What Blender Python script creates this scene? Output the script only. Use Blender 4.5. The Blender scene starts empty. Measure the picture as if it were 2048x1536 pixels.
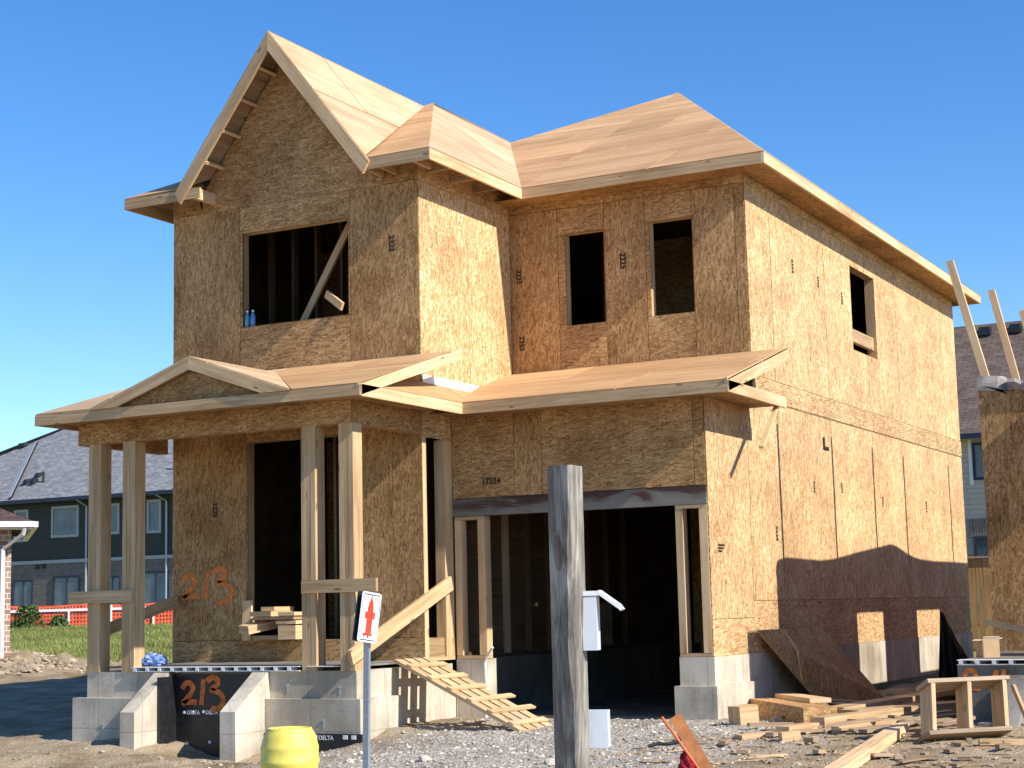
import bpy, math, random
import numpy as np
from mathutils import Vector
random.seed(7)
rng = np.random.default_rng(11)
scene = bpy.context.scene
R = math.radians

# ------------------------------------------------------------------ camera
cam_d = bpy.data.cameras.new("camera")
cam_d.sensor_width = 36.0
cam_d.lens = 36.0 * 3374.273 / 2048.0
cam_d.clip_start = 0.05
cam_d.clip_end = 6000
cam = bpy.data.objects.new("camera", cam_d)
scene.collection.objects.link(cam)
yaw, pitch, roll = 0.4867, 0.1333, -0.0236
_f = Vector((-math.sin(yaw) * math.cos(pitch), math.cos(yaw) * math.cos(pitch), math.sin(pitch)))
_r = Vector((math.cos(yaw), math.sin(yaw), 0.0))
_u = _r.cross(_f)
_r2 = math.cos(roll) * _r + math.sin(roll) * _u
_u2 = -math.sin(roll) * _r + math.cos(roll) * _u
from mathutils import Matrix
cam.matrix_world = Matrix(((_r2.x, _u2.x, -_f.x, 10.383), (_r2.y, _u2.y, -_f.y, -17.276), (_r2.z, _u2.z, -_f.z, 1.273), (0, 0, 0, 1)))
scene.camera = cam

# ------------------------------------------------------------------ light
SUN = Vector((1.0, -0.13, 0.758)).normalized()
elev = math.asin(SUN.z)
azim = math.atan2(SUN.x, SUN.y)
world = bpy.data.worlds.new("World")
scene.world = world
world.use_nodes = True
wn = world.node_tree.nodes
wl = world.node_tree.links
sky = wn.new("ShaderNodeTexSky")
sky.sky_type = 'NISHITA'
sky.sun_disc = False
sky.sun_elevation = elev
sky.sun_rotation = azim
sky.altitude = 0
sky.air_density = 1.0
sky.dust_density = 0.0
sky.ozone_density = 4.0
bg = wn["Background"]
bg.inputs[1].default_value = 0.13
hs = wn.new('ShaderNodeHueSaturation')
hs.inputs['Saturation'].default_value = 1.27
hs.inputs['Hue'].default_value = 0.507
wl.new(sky.outputs[0], hs.inputs['Color'])
wl.new(hs.outputs[0], bg.inputs[0])
sun_d = bpy.data.lights.new("sun", 'SUN')
sun_d.energy = 4.7
sun_d.angle = R(0.5)
sun_d.color = (1.0, 0.94, 0.86)
sun = bpy.data.objects.new("sun", sun_d)
sun.rotation_euler = SUN.to_track_quat('Z', 'Y').to_euler()
sun.location = (30, -10, 40)
scene.collection.objects.link(sun)
scene.view_settings.view_transform = 'Standard'
scene.view_settings.look = 'None'
scene.view_settings.gamma = 1
scene.view_settings.exposure = 0.55

# ------------------------------------------------------------------ materials
def mat_new(name, rough=0.7, spec=0.3):
    m = bpy.data.materials.new(name)
    m.use_nodes = True
    b = m.node_tree.nodes["Principled BSDF"]
    b.inputs["Roughness"].default_value = rough
    b.inputs["Specular IOR Level"].default_value = spec
    return m, m.node_tree.nodes, m.node_tree.links, b

def ramp(n, stops):
    r = n.new("ShaderNodeValToRGB")
    el = r.color_ramp.elements
    while len(el) < len(stops):
        el.new(0.5)
    for e, (p, c) in zip(el, stops):
        e.position = p
        e.color = (*c, 1)
    return r

def mathn(n, l, op, a, b=None, c=None):
    m = n.new("ShaderNodeMath")
    m.operation = op
    for i, v in enumerate((a, b, c)):
        if v is None:
            continue
        if isinstance(v, (int, float)):
            m.inputs[i].default_value = v
        else:
            l.new(v, m.inputs[i])
    return m.outputs[0]

def mixc(n, l, fac, a, b, mode='MIX'):
    m = n.new("ShaderNodeMix")
    m.data_type = 'RGBA'
    m.blend_type = mode
    for s, v in ((m.inputs[0], fac), (m.inputs[6], a), (m.inputs[7], b)):
        if isinstance(v, (int, float)):
            s.default_value = v
        elif isinstance(v, tuple):
            s.default_value = (*v, 1)
        else:
            l.new(v, s)
    return m.outputs[2]

def mapping(n, l, src, scale, rot=(0, 0, 0)):
    m = n.new("ShaderNodeMapping")
    m.inputs["Scale"].default_value = scale
    m.inputs["Rotation"].default_value = rot
    l.new(src, m.inputs[0])
    return m.outputs[0]

def noise(n, l, src, scale, detail=4, rough=0.55, dist=0.0):
    t = n.new("ShaderNodeTexNoise")
    t.inputs["Scale"].default_value = scale
    t.inputs["Detail"].default_value = detail
    t.inputs["Roughness"].default_value = rough
    t.inputs["Distortion"].default_value = dist
    if src is not None:
        l.new(src, t.inputs["Vector"])
    return t

def bump(n, l, b, h, strength=0.3, dist=0.01):
    bp = n.new("ShaderNodeBump")
    bp.inputs["Strength"].default_value = strength
    bp.inputs["Distance"].default_value = dist
    l.new(h, bp.inputs["Height"])
    l.new(bp.outputs[0], b.inputs["Normal"])

def tint_mul(n, l, col, amount=1.0):
    a = n.new("ShaderNodeAttribute")
    a.attribute_name = "tint"
    t = mathn(n, l, 'MULTIPLY_ADD', a.outputs["Fac"], amount, 1.0 - amount * 0.5)
    cb = n.new("ShaderNodeCombineColor")
    for i in range(3):
        l.new(t, cb.inputs[i])
    return mixc(n, l, 1.0, col, cb.outputs[0], 'MULTIPLY')

def make_osb(name, stops, stain=0.35):
    m, n, l, b = mat_new(name, 0.75, 0.2)
    tc = n.new("ShaderNodeTexCoord")
    uv = tc.outputs["UV"]
    w = noise(n, l, uv, 5.0, 2)
    wv = n.new("ShaderNodeVectorMath"); wv.operation = 'MULTIPLY_ADD'
    l.new(w.outputs["Color"], wv.inputs[0]); wv.inputs[1].default_value = (0.02, 0.02, 0); l.new(uv, wv.inputs[2])
    vals = []
    for ang, sx, sy in ((0.04, 60, 9.5), (0.24, 54, 10.0), (-0.20, 64, 10.0)):
        v = n.new("ShaderNodeTexVoronoi")
        v.inputs["Scale"].default_value = 1.0
        l.new(mapping(n, l, wv.outputs[0], (sx, sy, 1), (0, 0, 0)) if ang == 0 else mapping(n, l, mapping(n, l, wv.outputs[0], (1, 1, 1), (0, 0, ang)), (sx, sy, 1)), v.inputs["Vector"])
        s = n.new("ShaderNodeSeparateColor")
        l.new(v.outputs["Color"], s.inputs[0])
        vals.append((s.outputs[0], s.outputs[1], v.outputs["Distance"]))
    sel = noise(n, l, uv, 14.0, 1)
    k1 = mathn(n, l, 'GREATER_THAN', sel.outputs[0], 0.53)
    k2 = mathn(n, l, 'LESS_THAN', sel.outputs[0], 0.42)
    a = mathn(n, l, 'ADD', mathn(n, l, 'MULTIPLY', vals[0][0], mathn(n, l, 'SUBTRACT', 1.0, k1)), mathn(n, l, 'MULTIPLY', vals[1][0], k1))
    a = mathn(n, l, 'ADD', mathn(n, l, 'MULTIPLY', a, mathn(n, l, 'SUBTRACT', 1.0, k2)), mathn(n, l, 'MULTIPLY', vals[2][0], k2))
    fine = noise(n, l, mapping(n, l, uv, (160, 28, 1)), 1.0, 3)
    a = mathn(n, l, 'ADD', mathn(n, l, 'MULTIPLY', a, 0.72), mathn(n, l, 'MULTIPLY', fine.outputs[0], 0.30))
    r = ramp(n, stops)
    l.new(a, r.inputs[0])
    st = noise(n, l, uv, 1.1, 5, 0.6)
    sr = ramp(n, [(0.35, (1, 1, 1)), (0.75, (1 - stain, 1 - stain * 1.15, 1 - stain * 1.3))])
    l.new(st.outputs[0], sr.inputs[0])
    col = mixc(n, l, 1.0, r.outputs[0], sr.outputs[0], 'MULTIPLY')
    col = tint_mul(n, l, col, 0.6)
    l.new(col, b.inputs["Base Color"])
    bump(n, l, b, a, 0.25, 0.004)
    return m

OSB = make_osb("osb_sheathing", [(0.08, (0.31, 0.155, 0.055)), (0.32, (0.54, 0.32, 0.14)), (0.58, (0.70, 0.46, 0.225)), (0.88, (0.86, 0.66, 0.41))])
OSB_DARK = make_osb("darker_osb", [(0.08, (0.25, 0.118, 0.042)), (0.32, (0.42, 0.232, 0.093)), (0.6, (0.56, 0.335, 0.14)), (0.90, (0.71, 0.475, 0.235))], 0.5)  # darker, more stained tone of the same board

def make_wood(name, dark, mid, light, across=26.0, along=0.9, knots=True, rough=0.65, amount=0.5):
    m, n, l, b = mat_new(name, rough, 0.25)
    tc = n.new("ShaderNodeTexCoord")
    uv = tc.outputs["UV"]
    w = noise(n, l, mapping(n, l, uv, (3, 0.7, 1)), 1.0, 2)
    wv = n.new("ShaderNodeVectorMath"); wv.operation = 'MULTIPLY_ADD'
    l.new(w.outputs["Color"], wv.inputs[0]); wv.inputs[1].default_value = (0.10, 0, 0); l.new(uv, wv.inputs[2])
    g = noise(n, l, mapping(n, l, wv.outputs[0], (across, along, 1)), 1.0, 5, 0.62, 0.3)
    big = noise(n, l, mapping(n, l, uv, (5, 0.8, 1)), 1.0, 3)
    a = mathn(n, l, 'ADD', mathn(n, l, 'MULTIPLY', g.outputs[0], 0.7), mathn(n, l, 'MULTIPLY', big.outputs[0], 0.3))
    r = ramp(n, [(0.32, dark), (0.5, mid), (0.68, light)])
    l.new(a, r.inputs[0])
    col = r.outputs[0]
    if knots:
        v = n.new("ShaderNodeTexVoronoi")
        v.inputs["Scale"].default_value = 1.0
        l.new(mapping(n, l, uv, (6.5, 1.7, 1)), v.inputs["Vector"])
        k = mathn(n, l, 'LESS_THAN', v.outputs["Distance"], 0.085)
        kk = mathn(n, l, 'MULTIPLY', k, 0.7)
        col = mixc(n, l, kk, col, (dark[0] * 0.35, dark[1] * 0.28, dark[2] * 0.25))
    sm = noise(n, l, mapping(n, l, uv, (0.9, 0.35, 1)), 1.0, 6, 0.68)
    sr = ramp(n, [(0.40, (1.06, 1.06, 1.06)), (0.66, (0.80, 0.74, 0.68))]); l.new(sm.outputs[0], sr.inputs[0])
    col = mixc(n, l, 1.0, col, sr.outputs[0], 'MULTIPLY')
    col = tint_mul(n, l, col, amount)
    l.new(col, b.inputs["Base Color"])
    bump(n, l, b, g.outputs[0], 0.15, 0.003)
    return m

LUMBER = make_wood("spruce_lumber", (0.42, 0.26, 0.13), (0.63, 0.44, 0.245), (0.75, 0.56, 0.34))
LUMBER_OLD = make_wood("weathered_lumber", (0.29, 0.19, 0.10), (0.49, 0.34, 0.185), (0.65, 0.48, 0.285))
PLY = make_wood("roof_plywood", (0.47, 0.265, 0.12), (0.58, 0.345, 0.165), (0.66, 0.42, 0.22), 7.0, 0.35, False, 0.7, 0.35)
PLY_PALE = make_wood("pale_roof_plywood", (0.47, 0.31, 0.165), (0.56, 0.40, 0.235), (0.63, 0.48, 0.31), 9.0, 0.35, False, 0.7, 0.25)
SHADED_WOOD = make_wood("shade_dark_framing", (0.06, 0.034, 0.017), (0.11, 0.066, 0.034), (0.16, 0.10, 0.055))  # framing wood with the shade of unlit rooms put into its colour
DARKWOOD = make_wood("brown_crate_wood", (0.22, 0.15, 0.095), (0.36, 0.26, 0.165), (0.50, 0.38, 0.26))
FENCEWOOD = make_wood("fence_cedar", (0.30, 0.16, 0.06), (0.45, 0.27, 0.11), (0.56, 0.36, 0.17))

def make_plain(name, col, var=0.25, scale=6.0, rough=0.7, spec=0.3, metal=0.0, bumps=0.0, detail=5, use_tint=0.0):
    m, n, l, b = mat_new(name, rough, spec)
    b.inputs["Metallic"].default_value = metal
    tc = n.new("ShaderNodeTexCoord")
    t = noise(n, l, tc.outputs["Object"], scale, detail, 0.6)
    c0 = tuple(c * (1 - var) for c in col)
    c1 = tuple(min(1, c * (1 + var)) for c in col)
    r = ramp(n, [(0.3, c0), (0.7, c1)])
    l.new(t.outputs[0], r.inputs[0])
    c = r.outputs[0]
    if use_tint:
        c = tint_mul(n, l, c, use_tint)
    l.new(c, b.inputs["Base Color"])
    if bumps:
        bump(n, l, b, t.outputs[0], bumps, 0.02)
    return m

def make_concrete(name, col):
    m, n, l, b = mat_new(name, 0.85, 0.2)
    tc = n.new("ShaderNodeTexCoord")
    o = tc.outputs["Object"]
    a = noise(n, l, o, 1.3, 6, 0.65)
    f = noise(n, l, o, 30.0, 4, 0.7)
    st = noise(n, l, mapping(n, l, o, (7, 7, 0.8)), 1.0, 4, 0.6)
    s = mathn(n, l, 'ADD', mathn(n, l, 'MULTIPLY', a.outputs[0], 0.5), mathn(n, l, 'ADD', mathn(n, l, 'MULTIPLY', f.outputs[0], 0.22), mathn(n, l, 'MULTIPLY', st.outputs[0], 0.28)))
    r = ramp(n, [(0.34, tuple(c * 0.6 for c in col)), (0.5, col), (0.68, tuple(min(1, c * 1.25) for c in col))])
    l.new(s, r.inputs[0])
    v = n.new("ShaderNodeTexVoronoi"); v.inputs["Scale"].default_value = 16.0
    l.new(o, v.inputs["Vector"])
    sp = n.new("ShaderNodeSeparateColor"); l.new(v.outputs["Color"], sp.inputs[0])
    hole = mathn(n, l, 'MULTIPLY', mathn(n, l, 'LESS_THAN', v.outputs["Distance"], 0.12), mathn(n, l, 'GREATER_THAN', sp.outputs[0], 0.7))
    sx = n.new("ShaderNodeSeparateXYZ"); l.new(o, sx.inputs[0])
    cb = n.new("ShaderNodeCombineXYZ"); l.new(mathn(n, l, 'ADD', sx.outputs[0], sx.outputs[1]), cb.inputs[0]); l.new(sx.outputs[2], cb.inputs[1])
    bt = n.new("ShaderNodeTexBrick"); bt.offset = 0.0
    bt.inputs["Scale"].default_value = 1.0; bt.inputs["Brick Width"].default_value = 0.61; bt.inputs["Row Height"].default_value = 5.0; bt.inputs["Mortar Size"].default_value = 0.006
    bt.inputs["Mortar"].default_value = (1, 1, 1, 1); bt.inputs["Color1"].default_value = (0, 0, 0, 1); bt.inputs["Color2"].default_value = (0, 0, 0, 1)
    l.new(cb.outputs[0], bt.inputs["Vector"])
    big = noise(n, l, o, 0.9, 3)
    br_ = ramp(n, [(0.42, (1, 1, 1)), (0.62, (0.62, 0.60, 0.56))]); l.new(big.outputs[0], br_.inputs[0])
    base = mixc(n, l, 1.0, mixc(n, l, mathn(n, l, 'MULTIPLY', bt.outputs[0], 0.45), r.outputs[0], tuple(x * 0.35 for x in col)), br_.outputs[0], 'MULTIPLY')
    c = mixc(n, l, mathn(n, l, 'MULTIPLY', hole, 0.6), base, tuple(x * 0.4 for x in col))
    l.new(c, b.inputs["Base Color"])
    bump(n, l, b, f.outputs[0], 0.25, 0.01)
    return m

CONC = make_concrete("poured_concrete", (0.60, 0.53, 0.42))
CONC_DARK = make_concrete("darker_concrete", (0.28, 0.255, 0.22))  # same concrete in a darker tone
CONC_SHADE = make_concrete("shade_dark_concrete", (0.18, 0.165, 0.14))  # garage concrete, colour darkened to imitate the unlit interior
BLACK = make_plain("interior_shade", (0.10, 0.07, 0.045), 0.3, 3, 0.95, 0.05)  # dark colour stands in for interior shade; also backs the sheet joints
MEMBRANE = make_plain("dimple_membrane", (0.014, 0.014, 0.016), 0.4, 9, 0.42, 0.45, 0, 0.25)
TARP = make_plain("black_tarp_sheet", (0.012, 0.011, 0.011), 0.4, 5, 0.55, 0.3, 0, 0.3)
PAINT_ORANGE = make_plain("orange_spray_paint", (0.95, 0.23, 0.05), 0.35, 18, 0.7)
PAINT_DULL = make_plain("dull_orange_paint", (0.62, 0.17, 0.04), 0.4, 18, 0.75)
INK = make_plain("stamp_ink", (0.03, 0.02, 0.014), 0.3, 30, 0.9)
WHITE = make_plain("white_plastic", (0.78, 0.79, 0.78), 0.05, 5, 0.45, 0.4)
WHITE_TRIM = make_plain("white_trim", (0.80, 0.79, 0.76), 0.06, 5, 0.5)
SIGN_WHITE = make_plain("sign_white", (0.85, 0.86, 0.86), 0.04, 9, 0.35, 0.5)
SIGN_RED = make_plain("sign_red", (0.78, 0.06, 0.03), 0.06, 9, 0.4, 0.5)
SIGN_BLACK = make_plain("sign_black", (0.015, 0.02, 0.02), 0.2, 9, 0.45, 0.4)
GALV = make_plain("galvanised_steel", (0.42, 0.47, 0.52), 0.15, 40, 0.42, 0.5, 0.6)
BOXGREY = make_plain("grey_pvc", (0.62, 0.66, 0.70), 0.06, 8, 0.45, 0.4)
BARREL = make_plain("yellow_plastic", (0.74, 0.62, 0.12), 0.12, 9, 0.5, 0.4, 0, 0.0, 8)
BLUEWRAP = make_plain("blue_wrap", (0.18, 0.28, 0.62), 0.7, 14, 0.4, 0.5)
WRAP = make_plain("house_wrap", (0.30, 0.26, 0.22), 0.35, 6, 0.55, 0.3, 0, 0.4)
CARD = make_plain("cardboard", (0.46, 0.31, 0.17), 0.12, 8, 0.85)
CARD_PALE = make_plain("cardboard_inside", (0.70, 0.58, 0.42), 0.1, 8, 0.85)
ORANGE_NET = make_plain("orange_netting", (0.90, 0.13, 0.05), 0.25, 3, 0.6)
ORANGE_PLASTIC = make_plain("orange_plastic", (0.75, 0.17, 0.05), 0.2, 9, 0.45)
RED_CLOTH = make_plain("red_cloth", (0.26, 0.008, 0.02), 0.4, 12, 0.8)
GLASS = make_plain("window_glass", (0.06, 0.085, 0.11), 0.3, 0.9, 0.12, 0.6)
CURTAIN_GLASS = make_plain("curtained_glass", (0.15, 0.19, 0.21), 0.3, 2.0, 0.3, 0.5)
DARK_FRAME = make_plain("dark_blue_frame", (0.03, 0.04, 0.07), 0.2, 5, 0.5)
GREYFRAME = make_plain("grey_window_frame", (0.42, 0.42, 0.42), 0.1, 5, 0.55)
BOTTLE = make_plain("blue_bottle_plastic", (0.10, 0.22, 0.50), 0.3, 20, 0.12, 0.6)
BOTTLE_G = make_plain("teal_bottle_plastic", (0.08, 0.30, 0.36), 0.3, 20, 0.12, 0.6)
LEAF = make_plain("shrub_leaf", (0.07, 0.11, 0.03), 0.6, 3, 0.6, use_tint=0.9)
GRASSM = make_plain("grass_blade", (0.20, 0.225, 0.06), 0.4, 0.4, 0.7, use_tint=0.8)
STONE = make_plain("gravel_stone", (0.42, 0.375, 0.31), 0.25, 3, 0.85, use_tint=0.9)
CLOD = make_plain("dirt_clod", (0.33, 0.26, 0.18), 0.3, 3, 0.95, use_tint=0.7)

def make_lintel():
    m, n, l, b = mat_new("rusty_steel", 0.6, 0.4)
    tc = n.new("ShaderNodeTexCoord")
    o = tc.outputs["Object"]
    a = noise(n, l, mapping(n, l, o, (1.4, 1, 5)), 1.0, 5, 0.55, 0.6)
    sx = n.new("ShaderNodeSeparateXYZ"); l.new(o, sx.inputs[0])
    v = mathn(n, l, 'ADD', a.outputs[0], mathn(n, l, 'MULTIPLY', mathn(n, l, 'SUBTRACT', sx.outputs[2], 2.53), 1.5))
    r = ramp(n, [(0.40, (0.22, 0.195, 0.165)), (0.52, (0.16, 0.14, 0.115)), (0.60, (0.085, 0.036, 0.026)), (0.75, (0.05, 0.022, 0.017))])
    l.new(v, r.inputs[0])
    l.new(r.outputs[0], b.inputs["Base Color"])
    return m
RUST = make_lintel()

def make_shingle(name, c0, c1):
    m, n, l, b = mat_new(name, 0.9, 0.15)
    tc = n.new("ShaderNodeTexCoord")
    uv = tc.outputs["UV"]
    br = n.new("ShaderNodeTexBrick")
    br.inputs["Scale"].default_value = 1.0
    br.inputs["Brick Width"].default_value = 0.32
    br.inputs["Row Height"].default_value = 0.145
    br.inputs["Mortar Size"].default_value = 0.008
    br.inputs["Color1"].default_value = (*c0, 1)
    br.inputs["Color2"].default_value = (*c1, 1)
    br.inputs["Mortar"].default_value = (*(c * 0.45 for c in c0), 1)
    l.new(uv, br.inputs["Vector"])
    t = noise(n, l, uv, 3.0, 5, 0.7)
    r = ramp(n, [(0.3, (0.7, 0.7, 0.7)), (0.7, (1.25, 1.25, 1.25))])
    l.new(t.outputs[0], r.inputs[0])
    l.new(mixc(n, l, 1.0, br.outputs[0], r.outputs[0], 'MULTIPLY'), b.inputs["Base Color"])
    return m
SHINGLE_GREY = make_shingle("grey_shingles", (0.20, 0.20, 0.205), (0.30, 0.30, 0.30))
SHINGLE_BROWN = make_shingle("brown_shingles", (0.125, 0.088, 0.07), (0.18, 0.13, 0.105))
SHINGLE_RED = make_shingle("reddish_shingles", (0.085, 0.055, 0.05), (0.12, 0.078, 0.07))

def make_brick(name, c0, c1, mortar, w=0.21, h=0.075):
    m, n, l, b = mat_new(name, 0.85, 0.2)
    tc = n.new("ShaderNodeTexCoord")
    br = n.new("ShaderNodeTexBrick")
    br.inputs["Scale"].default_value = 1.0
    br.inputs["Brick Width"].default_value = w
    br.inputs["Row Height"].default_value = h
    br.inputs["Mortar Size"].default_value = 0.008
    br.inputs["Color1"].default_value = (*c0, 1)
    br.inputs["Color2"].default_value = (*c1, 1)
    br.inputs["Mortar"].default_value = (*mortar, 1)
    l.new(tc.outputs["UV"], br.inputs["Vector"])
    l.new(br.outputs[0], b.inputs["Base Color"])
    return m
BRICK_BROWN = make_brick("brown_brick", (0.13, 0.10, 0.085), (0.20, 0.16, 0.14), (0.26, 0.24, 0.22))
BRICK_RED = make_brick("light_brick", (0.42, 0.30, 0.22), (0.28, 0.17, 0.12), (0.70, 0.66, 0.60), 0.21, 0.11)
BRICK_GREY = make_brick("grey_brick", (0.22, 0.20, 0.19), (0.32, 0.29, 0.27), (0.40, 0.38, 0.36))
SIDING_DARK = make_brick("dark_siding", (0.062, 0.062, 0.056), (0.068, 0.068, 0.061), (0.036, 0.036, 0.033), 4.0, 0.14)
SIDING_GREY = make_brick("grey_siding", (0.50, 0.44, 0.37), (0.52, 0.46, 0.39), (0.30, 0.27, 0.23), 4.0, 0.14)

def make_ground():
    m, n, l, b = mat_new("site_ground", 0.95, 0.1)
    geo = n.new("ShaderNodeNewGeometry")
    p = geo.outputs["Position"]
    ag = n.new("ShaderNodeAttribute"); ag.attribute_name = "grass"
    av = n.new("ShaderNodeAttribute"); av.attribute_name = "gravel"
    f = noise(n, l, p, 28.0, 5, 0.75)
    c = noise(n, l, p, 2.2, 6, 0.65)
    big = noise(n, l, p, 0.5, 3)
    v = n.new("ShaderNodeTexVoronoi"); v.inputs["Scale"].default_value = 38.0
    l.new(p, v.inputs["Vector"])
    sp = n.new("ShaderNodeSeparateColor"); l.new(v.outputs["Color"], sp.inputs[0])
    rd = ramp(n, [(0.28, (0.16, 0.115, 0.07)), (0.5, (0.34, 0.26, 0.165)), (0.72, (0.52, 0.42, 0.28))])
    l.new(mathn(n, l, 'ADD', mathn(n, l, 'MULTIPLY', c.outputs[0], 0.65), mathn(n, l, 'MULTIPLY', f.outputs[0], 0.35)), rd.inputs[0])
    rg = ramp(n, [(0.05, (0.18, 0.155, 0.125)), (0.5, (0.38, 0.335, 0.275)), (0.95, (0.62, 0.56, 0.47))])
    l.new(mathn(n, l, 'ADD', mathn(n, l, 'MULTIPLY', sp.outputs[0], 0.6), mathn(n, l, 'MULTIPLY', f.outputs[0], 0.4)), rg.inputs[0])
    gg = noise(n, l, p, 1.0, 6, 0.7)
    rgr = ramp(n, [(0.3, (0.13, 0.14, 0.035)), (0.5, (0.22, 0.23, 0.06)), (0.7, (0.33, 0.31, 0.12))])
    l.new(gg.outputs[0], rgr.inputs[0])
    kv = mathn(n, l, 'SMOOTH_MIN', 1.0, mathn(n, l, 'MAXIMUM', 0.0, mathn(n, l, 'ADD', av.outputs["Fac"], mathn(n, l, 'MULTIPLY', mathn(n, l, 'SUBTRACT', c.outputs[0], 0.5), 1.6))), 0.05)
    kg = mathn(n, l, 'MINIMUM', 1.0, mathn(n, l, 'MAXIMUM', 0.0, mathn(n, l, 'ADD', ag.outputs["Fac"], mathn(n, l, 'MULTIPLY', mathn(n, l, 'SUBTRACT', big.outputs[0], 0.5), 0.5))))
    pz_ = noise(n, l, p, 0.8, 6, 0.7)
    pr_ = ramp(n, [(0.35, (0.62, 0.58, 0.52)), (0.5, (1, 1, 1)), (0.7, (1.12, 1.10, 1.06))]); l.new(pz_.outputs[0], pr_.inputs[0])
    col = mixc(n, l, 1.0, mixc(n, l, kv, rd.outputs[0], rg.outputs[0]), pr_.outputs[0], 'MULTIPLY')
    col = mixc(n, l, kg, col, rgr.outputs[0])
    l.new(col, b.inputs["Base Color"])
    h = mathn(n, l, 'ADD', mathn(n, l, 'MULTIPLY', f.outputs[0], 0.6), mathn(n, l, 'MULTIPLY', v.outputs["Distance"], 0.5))
    bump(n, l, b, h, 0.7, 0.03)
    return m
GROUND = make_ground()

# ------------------------------------------------------------------ mesh builder
class MB:
    def __init__(s):
        s.v = []; s.f = []; s.uv = []; s.t = []; s.m = []
    def face(s, pts, uvs=None, tint=0.5, mat=0):
        i = len(s.v)
        s.v.extend([tuple(p) for p in pts])
        s.f.append(list(range(i, i + len(pts))))
        if uvs is None:
            P = [Vector(p) for p in pts]
            nrm = Vector((0, 0, 0))
            for k in range(len(P)):
                a, b = P[k], P[(k + 1) % len(P)]
                nrm += a.cross(b)
            ax, ay, az = abs(nrm.x), abs(nrm.y), abs(nrm.z)
            if az >= ax and az >= ay:
                uvs = [(p.x, p.y) for p in P]
            elif ax >= ay:
                uvs = [(p.y, p.z) for p in P]
            else:
                uvs = [(p.x, p.z) for p in P]
        s.uv.append(uvs); s.t.append(tint); s.m.append(mat)
    def obox(s, c, ax, ay, az, tint=None, mat=0, uvo=None):
        """oriented box; ax is the long axis (half vectors)"""
        c = Vector(c); ax = Vector(ax); ay = Vector(ay); az = Vector(az)
        if ax.cross(ay).dot(az) < 0:
            az = -az
        if tint is None: tint = random.random()
        o = uvo or (random.uniform(0, 50), random.uniform(0, 50))
        L, W, H = ax.length, ay.length, az.length
        def q(a, b_, n_, la, lb):
            # a,b in-plane half vectors; n outward; longest (ax) maps to v
            pts = [c + n_ - a - b_, c + n_ + a - b_, c + n_ + a + b_, c + n_ - a + b_]
            if la >= lb:
                uv = [(o[0] - lb, o[1] - la), (o[0] - lb, o[1] + la), (o[0] + lb, o[1] + la), (o[0] + lb, o[1] - la)]
            else:
                uv = [(o[0] - la, o[1] - lb), (o[0] + la, o[1] - lb), (o[0] + la, o[1] + lb), (o[0] - la, o[1] + lb)]
            s.face(pts, uv, tint, mat)
        q(ax, ay, az, L, W); q(ay, ax, -az, W, L)
        q(az, ax, ay, H, L); q(ax, az, -ay, L, H)
        q(ay, az, ax, W, H); q(az, ay, -ax, H, W)
    def box(s, x0, x1, y0, y1, z0, z1, tint=None, mat=0):
        c = ((x0 + x1) / 2, (y0 + y1) / 2, (z0 + z1) / 2)
        a = [(Vector(((x1 - x0) / 2, 0, 0))), Vector((0, (y1 - y0) / 2, 0)), Vector((0, 0, (z1 - z0) / 2))]
        a.sort(key=lambda v: -v.length)
        s.obox(c, a[0], a[1], a[2], tint, mat)
    def wallbox(s, x0, x1, y0, y1, z0, z1):
        a, b, c, d = (x0, y0), (x1, y0), (x1, y1), (x0, y1)
        for p, q in ((a, b), (b, c), (c, d), (d, a)):
            s.face([(*p, z0), (*q, z0), (*q, z1), (*p, z1)])
        s.face([(*p, z1) for p in (a, b, c, d)]); s.face([(*p, z0) for p in (d, c, b, a)])
    def board(s, p0, p1, side, w, h, tint=None, mat=0):
        """board from p0 to p1 (axis through the middle); w along side, h across"""
        p0 = Vector(p0); p1 = Vector(p1)
        d = (p1 - p0); L = d.length; d.normalize()
        sd = Vector(side); sd = (sd - d * sd.dot(d)).normalized()
        up = d.cross(sd)
        s.obox((p0 + p1) / 2, d * L / 2, sd * w / 2, up * h / 2, tint, mat)
    def prism(s, pts, vec, tint=0.5, mat=0):
        P = [Vector(p) for p in pts]; vec = Vector(vec)
        Q = [p + vec for p in P]
        nrm = Vector((0, 0, 0))
        for k in range(len(P)):
            nrm += P[k].cross(P[(k + 1) % len(P)])
        if nrm.dot(vec) > 0:
            P, Q = Q, P
        # P is the outward face set away from vec
        s.face(P, None, tint, mat)
        s.face(Q[::-1], None, tint, mat)
        for k in range(len(P)):
            j = (k + 1) % len(P)
            s.face([P[k], Q[k], Q[j], P[j]], None, tint, mat)
    def lathe(s, prof, c, seg=24, tint=0.5, mat=0, axis=None):
        ring = []
        for r, z in prof:
            ring.append([(c[0] + r * math.cos(2 * math.pi * k / seg), c[1] + r * math.sin(2 * math.pi * k / seg), c[2] + z) for k in range(seg)])
        base = len(s.v)
        for rg in ring: s.v.extend(rg)
        for i in range(len(ring) - 1):
            for k in range(seg):
                j = (k + 1) % seg
                s.f.append([base + i * seg + k, base + i * seg + j, base + (i + 1) * seg + j, base + (i + 1) * seg + k])
                s.uv.append([(k / seg, i), ((k + 1) / seg, i), ((k + 1) / seg, i + 1), (k / seg, i + 1)]); s.t.append(tint); s.m.append(mat)
        for i, rev in ((0, True), (len(ring) - 1, False)):
            ids = [base + i * seg + k for k in range(seg)]
            if rev: ids = ids[::-1]
            s.f.append(ids); s.uv.append([(0, 0)] * seg); s.t.append(tint); s.m.append(mat)
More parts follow.
